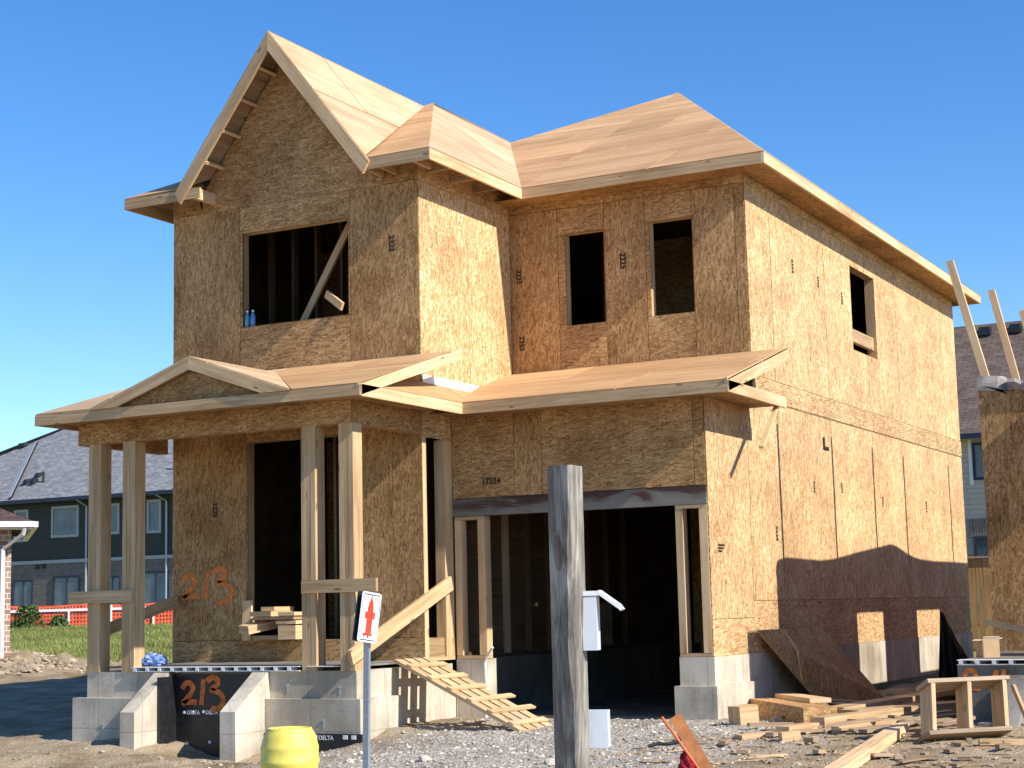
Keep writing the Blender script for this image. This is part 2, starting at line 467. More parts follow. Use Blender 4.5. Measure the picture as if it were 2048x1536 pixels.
    def tube(s, pts, r, seg=8, tint=0.5, mat=0):
        P = [Vector(p) for p in pts]
        base = len(s.v)
        for i, p in enumerate(P):
            d = (P[min(i + 1, len(P) - 1)] - P[max(i - 1, 0)]).normalized()
            a = d.cross(Vector((0.31, 0.2, 0.9))).normalized(); b_ = d.cross(a)
            for k in range(seg):
                t = 2 * math.pi * k / seg
                s.v.append(tuple(p + a * r * math.cos(t) + b_ * r * math.sin(t)))
        for i in range(len(P) - 1):
            for k in range(seg):
                j = (k + 1) % seg
                s.f.append([base + i * seg + k, base + i * seg + j, base + (i + 1) * seg + j, base + (i + 1) * seg + k])
                s.uv.append([(0, 0), (0.1, 0), (0.1, 1), (0, 1)]); s.t.append(tint); s.m.append(mat)
        for i in (0, len(P) - 1):
            s.f.append([base + i * seg + k for k in range(seg)]); s.uv.append([(0, 0)] * seg); s.t.append(tint); s.m.append(mat)
    def build(s, name, mats, parent=None, origin=None, smooth=False):
        me = bpy.data.meshes.new(name)
        if parent is not None:
            o0 = ORIG[parent.name]
        else:
            if origin is None:
                a = np.array(s.v); origin = ((a[:, 0].min() + a[:, 0].max()) / 2, (a[:, 1].min() + a[:, 1].max()) / 2, a[:, 2].min())
            o0 = origin
        V = [(p[0] - o0[0], p[1] - o0[1], p[2] - o0[2]) for p in s.v]
        me.from_pydata(V, [], s.f)
        if not isinstance(mats, (list, tuple)): mats = [mats]
        for m in mats: me.materials.append(m)
        uvl = me.uv_layers.new(name="UVMap")
        flat = [c for u in s.uv for xy in u for c in xy]
        uvl.data.foreach_set("uv", flat)
        at = me.attributes.new("tint", 'FLOAT', 'FACE')
        at.data.foreach_set("value", s.t)
        me.polygons.foreach_set("material_index", s.m)
        if smooth:
            me.polygons.foreach_set("use_smooth", [True] * len(s.f))
        me.validate()
        me.update()
        ob = bpy.data.objects.new(name, me)
        scene.collection.objects.link(ob)
        if parent is not None:
            ob.parent = parent
            ORIG[ob.name] = o0
        else:
            ob.location = o0
            ORIG[ob.name] = tuple(o0)
        return ob
ORIG = {}

def tag(o, label=None, cat=None, group=None, kind=None):
    if label: o["label"] = label
    if cat: o["category"] = cat
    if group: o["group"] = group
    if kind: o["kind"] = kind
    return o

def thing(name, loc, label, cat, group=None):
    e = bpy.data.objects.new(name, None)
    e.empty_display_size = 0.3
    scene.collection.objects.link(e)
    e.location = loc
    ORIG[e.name] = tuple(loc)
    return tag(e, label, cat, group)

def smoothpts(pts, n=8):
    out = []
    P = [Vector((*p, 0)) if len(p) == 2 else Vector(p) for p in pts]
    for i in range(len(P) - 1):
        p0 = P[max(i - 1, 0)]; p1 = P[i]; p2 = P[i + 1]; p3 = P[min(i + 2, len(P) - 1)]
        for k in range(n):
            t = k / n
            out.append(0.5 * ((2 * p1) + (-p0 + p2) * t + (2 * p0 - 5 * p1 + 4 * p2 - p3) * t * t + (-p0 + 3 * p1 - 3 * p2 + p3) * t ** 3))
    out.append(P[-1])
    return out

def stroke(mb, pts, w, y, depth=0.004, curve=True, jitter=0.12):
    """paint stroke in an XZ plane facing -Y at depth y"""
    P = smoothpts(pts, 7) if curve else [Vector((*p, 0)) for p in pts]
    lft, rgt = [], []
    for i, p in enumerate(P):
        d = (P[min(i + 1, len(P) - 1)] - P[max(i - 1, 0)]).normalized()
        nrm = Vector((-d.y, d.x, 0))
        ww = w * (1 + random.uniform(-jitter, jitter)) / 2
        lft.append(p + nrm * ww); rgt.append(p - nrm * ww)
    for i in range(len(P) - 1):
        q = [lft[i], rgt[i], rgt[i + 1], lft[i + 1]]
        mb.face([(a.x, y - depth, a.y) for a in q], None, 0.5)

def numeral_213(x0, z0, w, h, y, sw, mat, par, label):
    """hand sprayed 2 1 3 in the box (x0..x0+w, z0..z0+h), each digit a mesh of its own"""
    def m(pts): return [(x0 + a * w, z0 + b * h) for a, b in pts]
    for d, nm, pts in ((0.004, "two", [(0.02, 0.62), (0.08, 0.78), (0.20, 0.80), (0.27, 0.66), (0.22, 0.48), (0.10, 0.30), (0.04, 0.20), (0.18, 0.24), (0.36, 0.22)]),
                  (0.0045, "one", [(0.52, 0.92), (0.47, 0.15)]),
                  (0.005, "three", [(0.60, 0.86), (0.74, 0.98), (0.86, 0.88), (0.82, 0.72), (0.70, 0.60), (0.88, 0.52), (0.98, 0.34), (0.92, 0.10), (0.76, 0.02), (0.70, 0.08)])):
        mb = MB(); stroke(mb, m(pts), sw, y, d)
        tag(mb.build("spray_digit", mat, par), label.replace("digit", "digit " + nm))

def text_face(mb, txt, p, ux, uz, size, off=0.004):
    """flat lettering from the built-in font; ux, uz are the reading and upward directions"""
    cu = bpy.data.curves.new("lettering", 'FONT')
    cu.body = txt; cu.size = size; cu.offset = size * 0.03
    ob = bpy.data.objects.new("lettering", cu)
    me = bpy.data.meshes.new_from_object(ob)
    ux = Vector(ux); uz = Vector(uz); p = Vector(p)
    nrm = ux.cross(uz)
    for f in me.polygons:
        mb.face([p + ux * me.vertices[i].co.x + uz * me.vertices[i].co.y + nrm * off for i in f.vertices], None, 0.5)
    bpy.data.objects.remove(ob); bpy.data.curves.remove(cu); bpy.data.meshes.remove(me)

# wall of sheets: o origin, u direction, v=z ; outward normal n
def sub_rect(rects, op):
    out = []
    a0, a1, b0, b1 = op
    for (u0, u1, v0, v1) in rects:
        if a1 <= u0 or a0 >= u1 or b1 <= v0 or b0 >= v1:
            out.append((u0, u1, v0, v1)); continue
        if v0 < b0: out.append((u0, u1, v0, b0))
        if v1 > b1: out.append((u0, u1, b1, v1))
        lo, hi = max(v0, b0), min(v1, b1)
        if u0 < a0: out.append((u0, a0, lo, hi))
        if u1 > a1: out.append((a1, u1, lo, hi))
    return out

def wall_sheets(mb, o, u, n, sheets, ops, gap=0.006, th=0.012, tint_rng=(0.25, 0.75)):
    """sheets: (u0,u1,v0,v1,grain 'v'/'h'[,tint])"""
    o = Vector(o); u = Vector(u); n = Vector(n); z = Vector((0, 0, 1))
    for sh in sheets:
        u0, u1, v0, v1, g = sh[:5]
        tint = sh[5] if len(sh) > 5 else random.uniform(*tint_rng)
        rs = [(u0 + gap / 2, u1 - gap / 2, v0 + gap / 2, v1 - gap / 2)]
        for op in ops: rs = sub_rect(rs, op)
        of = (random.uniform(0, 40), random.uniform(0, 40))
        for (a0, a1, b0, b1) in rs:
            def P(a, b, d): return o + u * a + z * b - n * d
            def uvm(q): return [((a + of[0], b + of[1]) if g == 'v' else (b + of[0], a + of[1])) for a, b in q]
            c = [(a0, b0), (a1, b0), (a1, b1), (a0, b1)]
            if u.cross(z).dot(n) < 0: c = c[::-1]
            mb.face([P(a, b, 0) for a, b in c], uvm(c), tint, 0)
            mb.face([P(a, b, th) for a, b in c[::-1]], uvm(c[::-1]), tint, 0)
            for k in range(4):
                p, q = c[k], c[(k + 1) % 4]
                mb.face([P(*p, 0), P(*p, th), P(*q, th), P(*q, 0)], uvm([p, p, q, q]), tint * 0.7, 0)

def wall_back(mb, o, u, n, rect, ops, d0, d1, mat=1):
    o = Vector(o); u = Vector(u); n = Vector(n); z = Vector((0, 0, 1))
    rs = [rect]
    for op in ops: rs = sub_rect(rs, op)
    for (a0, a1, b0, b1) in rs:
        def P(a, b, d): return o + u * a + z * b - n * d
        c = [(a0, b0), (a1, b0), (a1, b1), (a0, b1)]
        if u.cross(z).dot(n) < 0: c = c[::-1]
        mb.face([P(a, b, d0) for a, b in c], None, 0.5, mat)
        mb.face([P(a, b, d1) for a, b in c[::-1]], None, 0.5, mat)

def sheets_grid(u0, u1, v0, v1, us, vs, g='v'):
    U = [u0] + [x for x in us if u0 < x < u1] + [u1]
    W = [v0] + [x for x in vs if v0 < x < v1] + [v1]
    return [(U[i], U[i + 1], W[j], W[j + 1], g) for i in range(len(U) - 1) for j in range(len(W) - 1)]

# polygon clipping for roof sheets
def clip(poly, a, b):
    """keep the left of a->b (2D)"""
    out = []
    def side(p): return (b[0] - a[0]) * (p[1] - a[1]) - (b[1] - a[1]) * (p[0] - a[0])
    for i in range(len(poly)):
        p, q = poly[i], poly[(i + 1) % len(poly)]
        sp, sq = side(p), side(q)
        if sp >= 0: out.append(p)
        if (sp >= 0) != (sq >= 0):
            t = sp / (sp - sq)
            out.append((p[0] + (q[0] - p[0]) * t, p[1] + (q[1] - p[1]) * t))
    return out

def roof_plane(mb, pts, udir, gap=0.018, th=0.014, sl=2.44, sw=1.22, mat=0, under=1, tr=(0.2, 0.8), stag=True):
    """convex planar polygon covered with plywood sheets whose long side runs along udir"""
    P = [Vector(p) for p in pts]
    u = Vector(udir).normalized()
    nrm = (P[1] - P[0]).cross(P[2] - P[0]).normalized()
    if nrm.z < 0:
        P = P[::-1]; nrm = -nrm
    v = nrm.cross(u).normalized(); u = v.cross(nrm)
    o = P[0]
    q = [((p - o).dot(u), (p - o).dot(v)) for p in P]
    area = sum(q[i][0] * q[(i + 1) % len(q)][1] - q[(i + 1) % len(q)][0] * q[i][1] for i in range(len(q)))
    if area < 0: q = q[::-1]
    lo_u, hi_u = min(a for a, b in q), max(a for a, b in q)
    lo_v, hi_v = min(b for a, b in q), max(b for a, b in q)
    j = 0; vv = lo_v
    while vv < hi_v:
        uu = lo_u - (sl / 2 if (j % 2 and stag) else 0)
        while uu < hi_u:
            r = [(uu + gap / 2, vv + gap / 2), (uu + sl - gap / 2, vv + gap / 2), (uu + sl - gap / 2, vv + sw - gap / 2), (uu + gap / 2, vv + sw - gap / 2)]
            for i in range(len(q)):
                r = clip(r, q[i], q[(i + 1) % len(q)])
                if len(r) < 3: break
            if len(r) >= 3:
                of = (random.uniform(0, 40), random.uniform(0, 40)); t = random.uniform(*tr)
                top = [o + u * a + v * b for a, b in r]
                mb.face(top, [(b + of[0], a + of[1]) for a, b in r], t, mat)
                bot = [p - nrm * th for p in top]
                for k in range(len(top)):
                    k2 = (k + 1) % len(top)
                    mb.face([top[k], bot[k], bot[k2], top[k2]], None, t * 0.6, mat)
            uu += sl
        vv += sw; j += 1
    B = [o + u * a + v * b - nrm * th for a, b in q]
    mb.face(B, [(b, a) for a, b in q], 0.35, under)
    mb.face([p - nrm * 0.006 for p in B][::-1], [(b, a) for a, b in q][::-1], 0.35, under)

# ------------------------------------------------------------------ dimensions
XL, XB, XR = -3.78, 0.0, 3.346
D1, YG, YR = 2.368, 0.705, 13.2
ZM0, ZM1 = 6.628, 6.775
OM = 0.422
XE0, XE1 = -4.26, XR + OM
YB, YM, YE = -OM, D1 - OM, YR + OM
BP = (-1.891, 3.64, 8.755); BRp = (-1.891, 6.05, 8.72); MP = (-0.218, 9.188, 10.107); MP2 = (-0.218, 10.4, 10.107)
E1 = (XE0, YB, ZM1); E2 = (0.422, YB, ZM1); E3 = (0.422, YM, ZM1); E4 = (XE1, YM, ZM1); E5 = (XE1, YE, ZM1); E6 = (XE0, YE, ZM1)
FR = (-0.452, YB, 6.79); FL = (-3.341, YB, 6.79); AP = (-1.903, YB - 0.04, 8.64); AM = (-1.903, 3.40, 8.64)

# ------------------------------------------------------------------ terrain
CAMXY = (10.383, -17.276)
def depth_w(x, y): return (x - CAMXY[0]) * -0.468 + (y - CAMXY[1]) * 0.884
def lat_w(x, y): return (x - CAMXY[0]) * 0.884 + (y - CAMXY[1]) * 0.468
MOUNDS = [(-15.6, 9.6, 0.30, 1.0), (-17.4, 8.9, 0.36, 1.0), (-19.5, 9.6, 0.30, 1.4),
          (5.0, 4.6, 0.16, 0.5), (-3.4, -2.9, 0.09, 0.7), (-1.0, -2.1, -0.09, 0.6), (-1.9, -1.6, -0.24, 0.36), (-0.5, -1.85, -0.12, 0.42)]
def terrain(x, y):
    x = np.asarray(x, float); y = np.asarray(y, float)
    w = depth_w(x, y)
    z = np.interp(w, [-30, 24, 28, 33, 40, 52, 62, 70, 4000], [0, 0, 0.04, 0.14, 0.36, 0.80, 1.05, 1.10, 1.2])
    fr = np.clip(-0.8 - y, 0, 4.0)
    k = np.interp(x, [-2, 1, 3], [0.13, 0.07, 0.05])
    z = z - k * fr
    z = z - 0.03 * np.clip(-2.2 - x, 0, 2.0) * np.clip((2 - y) / 2, 0, 1)
    for mx, my, h, s in MOUNDS:
        z = z + h * np.exp(-((x - mx) ** 2 + (y - my) ** 2) / (2 * s * s))
    near = np.clip((46 - w) / 10, 0, 1)
    z = z + near * (0.018 * np.sin(x * 2.1 + 1.3 * np.sin(y * 1.7)) * np.sin(y * 2.6 + 0.9 * np.sin(x * 3.1)) + 0.012 * np.sin(x * 6.3 + y * 2.2) * np.sin(y * 7.1 - x * 1.8))
    return z
def gz(x, y): return float(terrain(x, y))

def axis(lo, a, b, hi, step, step2, c, d):
    mid = np.arange(a, b, step)
    left = [a]
    s = step2
    while left[-1] > lo:
        left.append(left[-1] - s)
        if left[-1] < c: s *= 1.35
    right = [b]
    s = step2
    while right[-1] < hi:
        right.append(right[-1] + s)
        if right[-1] > d: s *= 1.35
    return np.array(left[::-1][:-1] + list(mid) + right)
gx = axis(-2500, -7, 9, 2500, 0.09, 0.3, -24, 12)
gy = axis(-2500, -9, 4, 2500, 0.09, 0.3, -9.5, 24)
GX, GY = np.meshgrid(gx, gy)
GZ = terrain(GX, GY)
jit = rng.normal(0, 1, GZ.shape)
nearmask = (GX > -7) & (GX < 9) & (GY > -9) & (GY < 4)
GZ = GZ + np.where(nearmask, jit * 0.007, 0)
mmask = np.exp(-((GX + 16) ** 2 / 30 + (GY - 10) ** 2 / 8))
GZ = GZ + jit * 0.06 * mmask
nx, ny = len(gx), len(gy)
me = bpy.data.meshes.new("ground")
idx = np.arange(nx * ny).reshape(ny, nx)
faces = np.stack([idx[:-1, :-1], idx[:-1, 1:], idx[1:, 1:], idx[1:, :-1]], -1).reshape(-1, 4)
me.from_pydata(np.stack([GX, GY, GZ], -1).reshape(-1, 3).tolist(), [], faces.tolist())
W = depth_w(GX, GY)
grass = np.clip((W - 36.5 - 0.0) / 2.5, 0, 1) * np.clip((0.0 - GX) / 2 , 0, 1) + np.clip((W - 33) / 2, 0, 1) * (GX > 0)
gravel = np.clip(1.9 - np.abs(GX - 2.6) / 1.5, 0, 1) * np.clip((1.5 - GY), 0, 1)
gravel = np.clip(gravel, 0, 1)
for nm, arr in (("grass", grass), ("gravel", gravel)):
    a = me.attributes.new(nm, 'FLOAT', 'POINT')
    a.data.foreach_set("value", np.clip(arr, 0, 1).astype(np.float32).ravel())
me.materials.append(GROUND)
me.polygons.foreach_set("use_smooth", [True] * len(me.polygons))
go = bpy.data.objects.new("ground", me)
scene.collection.objects.link(go)
tag(go, "bare dirt and gravel building plot rising to a lawn", "ground", kind="structure")

# ==================================================================== THE HOUSE
H = thing("unfinished_house", (-0.2, 6.0, 0.0), "two-storey house under construction with bare wood sheathing, gable and open garage", "house")

# ---- walls
# bay front wall (upper + lower) with picture window and doorway
ops_bay = [(-2.652, -1.02, 4.955, 6.178), (-2.585, -1.025, 0.97, 3.46)]
mb = MB()
sh = [(XL + 0.012, -2.69, 4.20, 6.53, 'v', 0.42), (-2.69, -1.0, 4.20, 4.95, 'h', 0.5), (-2.69, -1.0, 4.95, 6.53, 'h', 0.5), (-1.0, 0, 4.20, 6.53, 'v', 0.45),
      (XL + 0.012, 0, 3.60, 4.20, 'h', 0.45),
      (XL + 0.012, -2.60, 0.98, 3.60, 'v', 0.5), (-2.60, -1.0, 0.98, 3.60, 'h', 0.5), (-1.0, -0.42, 0.98, 3.60, 'v', 0.5), (-0.42, 0, 0.98, 3.60, 'v', 0.42),
      (XL + 0.012, -2.15, 0.70, 0.98, 'h', 0.45), (-2.15, 0, 0.70, 0.98, 'h', 0.6)]
wall_sheets(mb, (0, 0, 0), (1, 0, 0), (0, -1, 0), sh, ops_bay)
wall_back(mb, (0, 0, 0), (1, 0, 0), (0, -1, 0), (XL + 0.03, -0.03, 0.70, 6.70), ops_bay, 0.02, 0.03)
bayw = mb.build("front_wall", [OSB_DARK, BLACK], H)
# gable wall above
mb = MB()
gp = [(-3.30, 0, 6.53), (-0.50, 0, 6.53), (-0.46, 0, 6.72), (-1.903, 0, 8.56), (-3.35, 0, 6.72)]
P = gp
mb.face(P, [(p[2], p[0]) for p in P], 0.45, 0)
mb.face([(p[0], 0.02, p[2]) for p in P][::-1], [(p[2], p[0]) for p in P][::-1], 0.4, 1)
mb.box(XL + 0.012, -3.304, 0.0, 0.02, 6.535, 6.93, 0.45)
mb.box(-0.496, 0, 0.0, 0.02, 6.535, 6.93, 0.45)
mb.build("gable_wall", [OSB_DARK, BLACK], H)
# bay return (faces right), upper
mb = MB()
wall_sheets(mb, (XB, 0, 0), (0, 1, 0), (1, 0, 0), [(0.013, 1.22, 4.10, 6.53, 'v', 0.55), (1.22, D1 - 0.002, 4.10, 6.53, 'v', 0.55), (0.013, D1 - 0.002, 3.60, 4.10, 'h', 0.5), (0.013, D1 - 0.002, 6.53, 6.93, 'h', 0.5)], [(-1, YG, 0, 3.9)])
wall_back(mb, (XB, 0, 0), (0, 1, 0), (1, 0, 0), (0.03, D1, 3.60, 6.93), [], 0.02, 0.03)
mb.build("return_wall", [OSB, BLACK], H)
# main front wall (recessed) upper
ops_main = [(0.825, 1.39, 4.95, 6.178), (2.035, 2.625, 4.955, 6.19)]
mb = MB()
wall_sheets(mb, (0, D1, 0), (1, 0, 0), (0, -1, 0),
            [(0.0, 0.72, 4.2, 6.53, 'v', 0.5), (0.72, 1.40, 6.178, 6.53, 'h', 0.55), (0.72, 1.40, 4.2, 6.178, 'h', 0.5), (1.40, 1.98, 4.2, 6.53, 'v', 0.5),
             (1.98, 2.63, 6.19, 6.53, 'h', 0.55), (1.98, 2.63, 4.2, 6.19, 'h', 0.5), (2.63, 3.20, 4.2, 6.53, 'v', 0.5), (3.20, XR - 0.013, 4.2, 6.53, 'v', 0.45), (0, XR - 0.013, 6.53, 6.93, 'h', 0.5)], ops_main)
wall_back(mb, (0, D1, 0), (1, 0, 0), (0, -1, 0), (0, XR - 0.03, 3.7, 6.93), ops_main, 0.02, 0.03)
mainw = mb.build("front_wall", [OSB_DARK, BLACK], H)
# right side wall
ops_side = [(6.79, 8.06, 4.96, 6.225)]
mb = MB()
shs = []
g2 = 0.006
for a, b_ in ((D1 + 0.002, 3.25), (3.25, 5.51), (5.51, 7.53), (7.53, 9.235), (9.235, 12.2), (12.2, YR)):
    shs.append((a + 0.004, b_ - 0.004, 4.10, 6.53, 'v'))
shs += [(D1 + 0.004, D1 + 0.30, 6.53, 6.90, 'h', 0.45), (D1 + 0.30, YR, 6.53, 7.05, 'h', 0.45), (D1 + 0.004, 7.0, 3.80, 4.10, 'h', 0.34), (7.0, YR, 3.80, 4.10, 'h', 0.36)]
low = [(YG + 0.013, 2.1, 'v'), (2.1, 3.25, 'v'), (3.25, 5.51, 'v'), (5.51, 7.53, 'v'), (7.53, 9.235, 'v'), (9.235, 12.2, 'v'), (12.2, YR, 'v')]
for a, b_, g in low:
    big = a > 3
    shs.append((a + (g2 / 2 if big else 0.002), b_ - (g2 / 2 if a > 2.5 and b_ < YR else (g2 / 2 if b_ == 3.25 else 0.002)), 1.32 if a > 2.05 else 1.12, 3.80, g))
shs += [(YG + 0.013, 2.1, 0.70, 1.12, 'h', 0.4), (2.1, 6.6, 0.70, 1.32, 'h', 0.4), (6.6, 10.5, 0.70, 1.32, 'h', 0.42), (10.5, YR, 0.70, 1.32, 'h', 0.38)]
wall_sheets(mb, (XR, 0, 0), (0, 1, 0), (1, 0, 0), shs, ops_side, tint_rng=(0.42, 0.66))
wall_back(mb, (XR, 0, 0), (0, 1, 0), (1, 0, 0), (YG + 0.03, YR, 0.7, 7.05), ops_side + [(-1, D1 + 0.35, 6.90, 8), (-1, D1 + 0.03, 3.79, 8)], 0.02, 0.03)
# belly band stands a little proud
mb.box(XR + 0.002, XR + 0.010, D1 + 0.01, YR, 3.815, 4.085, 0.30)
sidew = mb.build("side_wall", [OSB, BLACK], H)
# left and rear walls
mb = MB()
wall_sheets(mb, (XL, 0, 0), (0, 1, 0), (-1, 0, 0), sheets_grid(0.0, YR, 0.7, 7.05, [1.22 * k for k in range(1, 11)], [1.2, 3.6, 4.1, 6.53]), [(-1, 0.4, 6.88, 8)])
wall_back(mb, (XL, 0, 0), (0, 1, 0), (-1, 0, 0), (0.03, YR, 0.7, 7.05), [(-1, 0.4, 6.88, 8)], 0.02, 0.03)
mb.build("side_wall", [OSB, BLACK], H)
mb = MB()
wall_sheets(mb, (0, YR, 0), (1, 0, 0), (0, 1, 0), sheets_grid(XL, XR, 0.7, 7.05, [XL + 1.22 * k for k in range(1, 6)], [1.2, 3.6, 4.1, 6.53]), [])
wall_back(mb, (0, YR, 0), (1, 0, 0), (0, 1, 0), (XL, XR, 0.7, 7.05), [], 0.02, 0.03)
mb.build("rear_wall", [OSB, BLACK], H)
# garage front wall over the lintel
mb = MB()
wall_sheets(mb, (0, YG, 0), (1, 0, 0), (0, -1, 0), [(0.004, 0.87, 2.64, 3.7, 'h', 0.52), (0.87, 1.25, 2.64, 3.7, 'v', 0.5), (1.25, 3.20, 2.64, 3.7, 'h', 0.45), (3.20, XR - 0.013, 2.64, 3.7, 'h', 0.4)], [])
wall_back(mb, (0, YG, 0), (1, 0, 0), (0, -1, 0), (0.03, XR - 0.03, 2.64, 3.9), [], 0.02, 0.03)
garw = mb.build("garage_front_wall", [OSB_DARK, BLACK], H)
# lower return header
mb = MB()
wall_sheets(mb, (XB, 0, 0), (0, 1, 0), (1, 0, 0), [(0.013, YG - 0.002, 3.36, 3.74, 'h', 0.5)], [])
mb.build("return_header", [OSB, BLACK], H)

# spray number and mill stamps on walls
numeral_213(-3.63, 1.44, 0.82, 0.45, 0.0, 0.068, PAINT_ORANGE, bayw, "orange spray-painted digit on the wall beside the doorway")
def stamp(txt, p, ux, uz, size, par):
    if txt == "2322": txt = random.choice(("2322", "3235", "2353", "2225"))
    mb = MB(); text_face(mb, txt, p, ux, uz, size * random.uniform(0.9, 1.15)); mb.build("mill_stamp", INK, par)
stamp("17324", (0.42, YG, 2.80), (1, 0, 0), (0, 0, 1), 0.115, garw)
Zu, Zd = (0, 0, 1), (0, 0, -1)
for (x, z) in ((-3.36, 4.45), (-0.42, 5.70), (-3.12, 2.55)):
    stamp("2322", (x, 0, z + 0.18), (0, 0, -1), (1, 0, 0), 0.10, bayw)
for (x, z) in ((0.12, 4.7), (1.62, 5.65), (0.10, 5.6)):
    stamp("2322", (x, D1, z + 0.18), (0, 0, -1), (1, 0, 0), 0.10, mainw)
for (y, z) in ((4.1, 5.7), (5.2, 5.65), (6.3, 5.6), (3.0, 2.1), (4.6, 2.75), (5.85, 2.8), (7.9, 2.7), (10.5, 2.75)):
    stamp("2322", (XR, y, z + 0.15), (0, 0, -1), (0, 1, 0), 0.085, sidew)
mb = MB(); mb.box(XR + 0.002, XR + 0.012, 5.10, 5.16, 3.36, 3.53); mb.box(XR + 0.002, XR + 0.012, 5.16, 5.34, 3.36, 3.405); mb.build("painted_letter", INK, sidew)
for (y, z) in ((0.98, 1.95), (1.8, 2.4), (1.25, 2.42)):
    mb = MB()
    for k in range(3):
        mb.box(XR + 0.002, XR + 0.005, y, y + 0.20 - 0.04 * k, z - 0.035 * k, z - 0.035 * k + 0.022)
    if z == 1.95: mb.build("mill_stamp", INK, sidew)

# ---- window bucks and frames
def buck(x0, x1, z0, z1, y, d=0.14, t=0.038, extra=()):
    mb = MB()
    mb.box(x0, x0 + t, y + 0.004, y + d, z0, z1); mb.box(x1 - t, x1, y + 0.004, y + d, z0, z1)
    mb.box(x0 + t, x1 - t, y + 0.004, y + d, z0, z0 + t); mb.box(x0 + t, x1 - t, y + 0.004, y + d, z1 - t, z1)
    return mb
mb = buck(-2.70, -0.975, 4.91, 6.22, 0.008); mb.build("window_frame", LUMBER_OLD, H)
mb = buck(0.785, 1.43, 4.91, 6.22, D1 + 0.008); mb.build("window_frame", LUMBER, H)
mb = buck(1.995, 2.665, 4.915, 6.23, D1 + 0.008); mb.build("window_frame", LUMBER, H)
mb = buck(-2.625, -0.985, 0.935, 3.50, 0.008); mb.build("door_frame", LUMBER_OLD, H)
mb = MB()
for a, b_ in ((6.75, 6.79), (8.06, 8.10)):
    mb.box(XR - 0.15, XR - 0.012, a, b_, 4.92, 6.26)
mb.box(XR - 0.15, XR - 0.012, 6.79, 8.06, 4.92, 4.96); mb.box(XR - 0.15, XR - 0.012, 6.79, 8.06, 6.225, 6.26)
mb.box(XR - 0.12, XR - 0.05, 6.79, 8.06, 5.11, 5.30)
mb.build("window_frame", LUMBER, H)
# temporary brace and studs inside the big window
mb = MB(); mb.board((-2.20, 0.35, 4.60), (-1.12, 0.35, 6.35), (1, 0, 0), 0.09, 0.038, 0.6); mb.build("brace", LUMBER_OLD, H)
for x, y in ((-1.20, 0.5), (-2.52, 0.9), (-2.15, 0.9), (-1.75, 0.9), (-1.38, 0.9), (-2.9, 0.9)):
    mb = MB(); mb.box(x, x + 0.038, y, y + 0.10, 4.12, 6.55, 0.4); mb.build("stud", LUMBER_OLD if y < 0.6 else SHADED_WOOD, H)  # rear studs coloured darker to imitate the dim room
mb = MB()
for (x0, x1, y, z0, z1) in ((XL + .1, -0.1, 3.2, 4.1, 6.6), (0.05, XR - .1, 5.2, 4.1, 6.6), (XL + .1, -0.06, 3.4, 0.95, 3.8), (0.1, XR - .1, 8.2, 0.0, 3.8)):
    mb = MB(); mb.box(x0, x1, y, y + 0.02, z0, z1); mb.build("partition", OSB_DARK, H)
for x in (-2.50, -2.15, -1.75, -1.35):
    mb = MB(); mb.box(x, x + 0.038, 1.3, 1.39, 0.97, 3.75, 0.4); mb.build("stud", DARKWOOD, H)
mb = MB()
mb.box(XL + 0.03, XR - 0.03, D1 + 0.04, YR - 0.03, 3.80, 4.08); mb.box(XL + 0.03, -0.03, 0.03, D1 + 0.04, 3.801, 4.079)
mb.build("upper_floor", SHADED_WOOD, H)
mb = MB(); mb.box(XL + 0.03, -0.03, 0.03, YR - 0.03, 0.72, 0.968); mb.build("ground_floor", LUMBER_OLD, H)
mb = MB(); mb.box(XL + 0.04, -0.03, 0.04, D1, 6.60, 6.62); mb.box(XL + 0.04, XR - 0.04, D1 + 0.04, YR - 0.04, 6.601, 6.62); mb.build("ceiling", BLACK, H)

# ---- garage interior
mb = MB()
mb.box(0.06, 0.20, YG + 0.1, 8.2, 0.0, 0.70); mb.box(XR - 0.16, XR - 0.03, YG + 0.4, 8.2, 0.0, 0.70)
mb.build("stem_wall", CONC_SHADE, H)
mb = MB(); mb.box(0.06, XR - 0.03, YG + 0.2, 8.2, -0.05, 0.02); mb.build("garage_floor", CONC_SHADE, H)
mb = MB(); mb.box(0.05, 0.07, YG + 0.08, 8.2, 0.701, 3.8); mb.build("garage_lining", SHADED_WOOD, H)
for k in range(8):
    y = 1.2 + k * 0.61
    mb = MB(); mb.box(0.075, 0.165, y, y + 0.038, 0.74, 3.78, 0.45); mb.build("stud", DARKWOOD if k < 2 else SHADED_WOOD, H)  # deeper studs coloured darker to imitate shade inside the garage
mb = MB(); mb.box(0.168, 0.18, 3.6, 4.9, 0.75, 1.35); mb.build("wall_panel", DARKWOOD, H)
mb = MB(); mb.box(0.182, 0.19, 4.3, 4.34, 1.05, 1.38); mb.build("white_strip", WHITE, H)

# garage jamb framing
def jamb(x0, x1, z0=0.705, z1=2.42):
    for a, b_ in ((x0, x0 + 0.085), (x1 - 0.10, x1)):
        mb = MB(); mb.box(a, b_, YG + 0.01, YG + 0.15, z0 + 0.04, z1 - 0.04); mb.build("stud", LUMBER, H)
    mb = MB(); mb.box(x0, x1, YG + 0.012, YG + 0.15, z0, z0 + 0.038); mb.build("plate", LUMBER, H)
    mb = MB(); mb.box(x0, x1, YG + 0.011, YG + 0.15, z1 - 0.038, z1)
    mb.build("plate", LUMBER, H)
jamb(0.02, 0.44)
jamb(2.94, 3.33)
mb = MB(); mb.box(0.004, XR - 0.014, YG - 0.004, YG + 0.10, 2.425, 2.636); mb.build("steel_lintel", RUST, H)
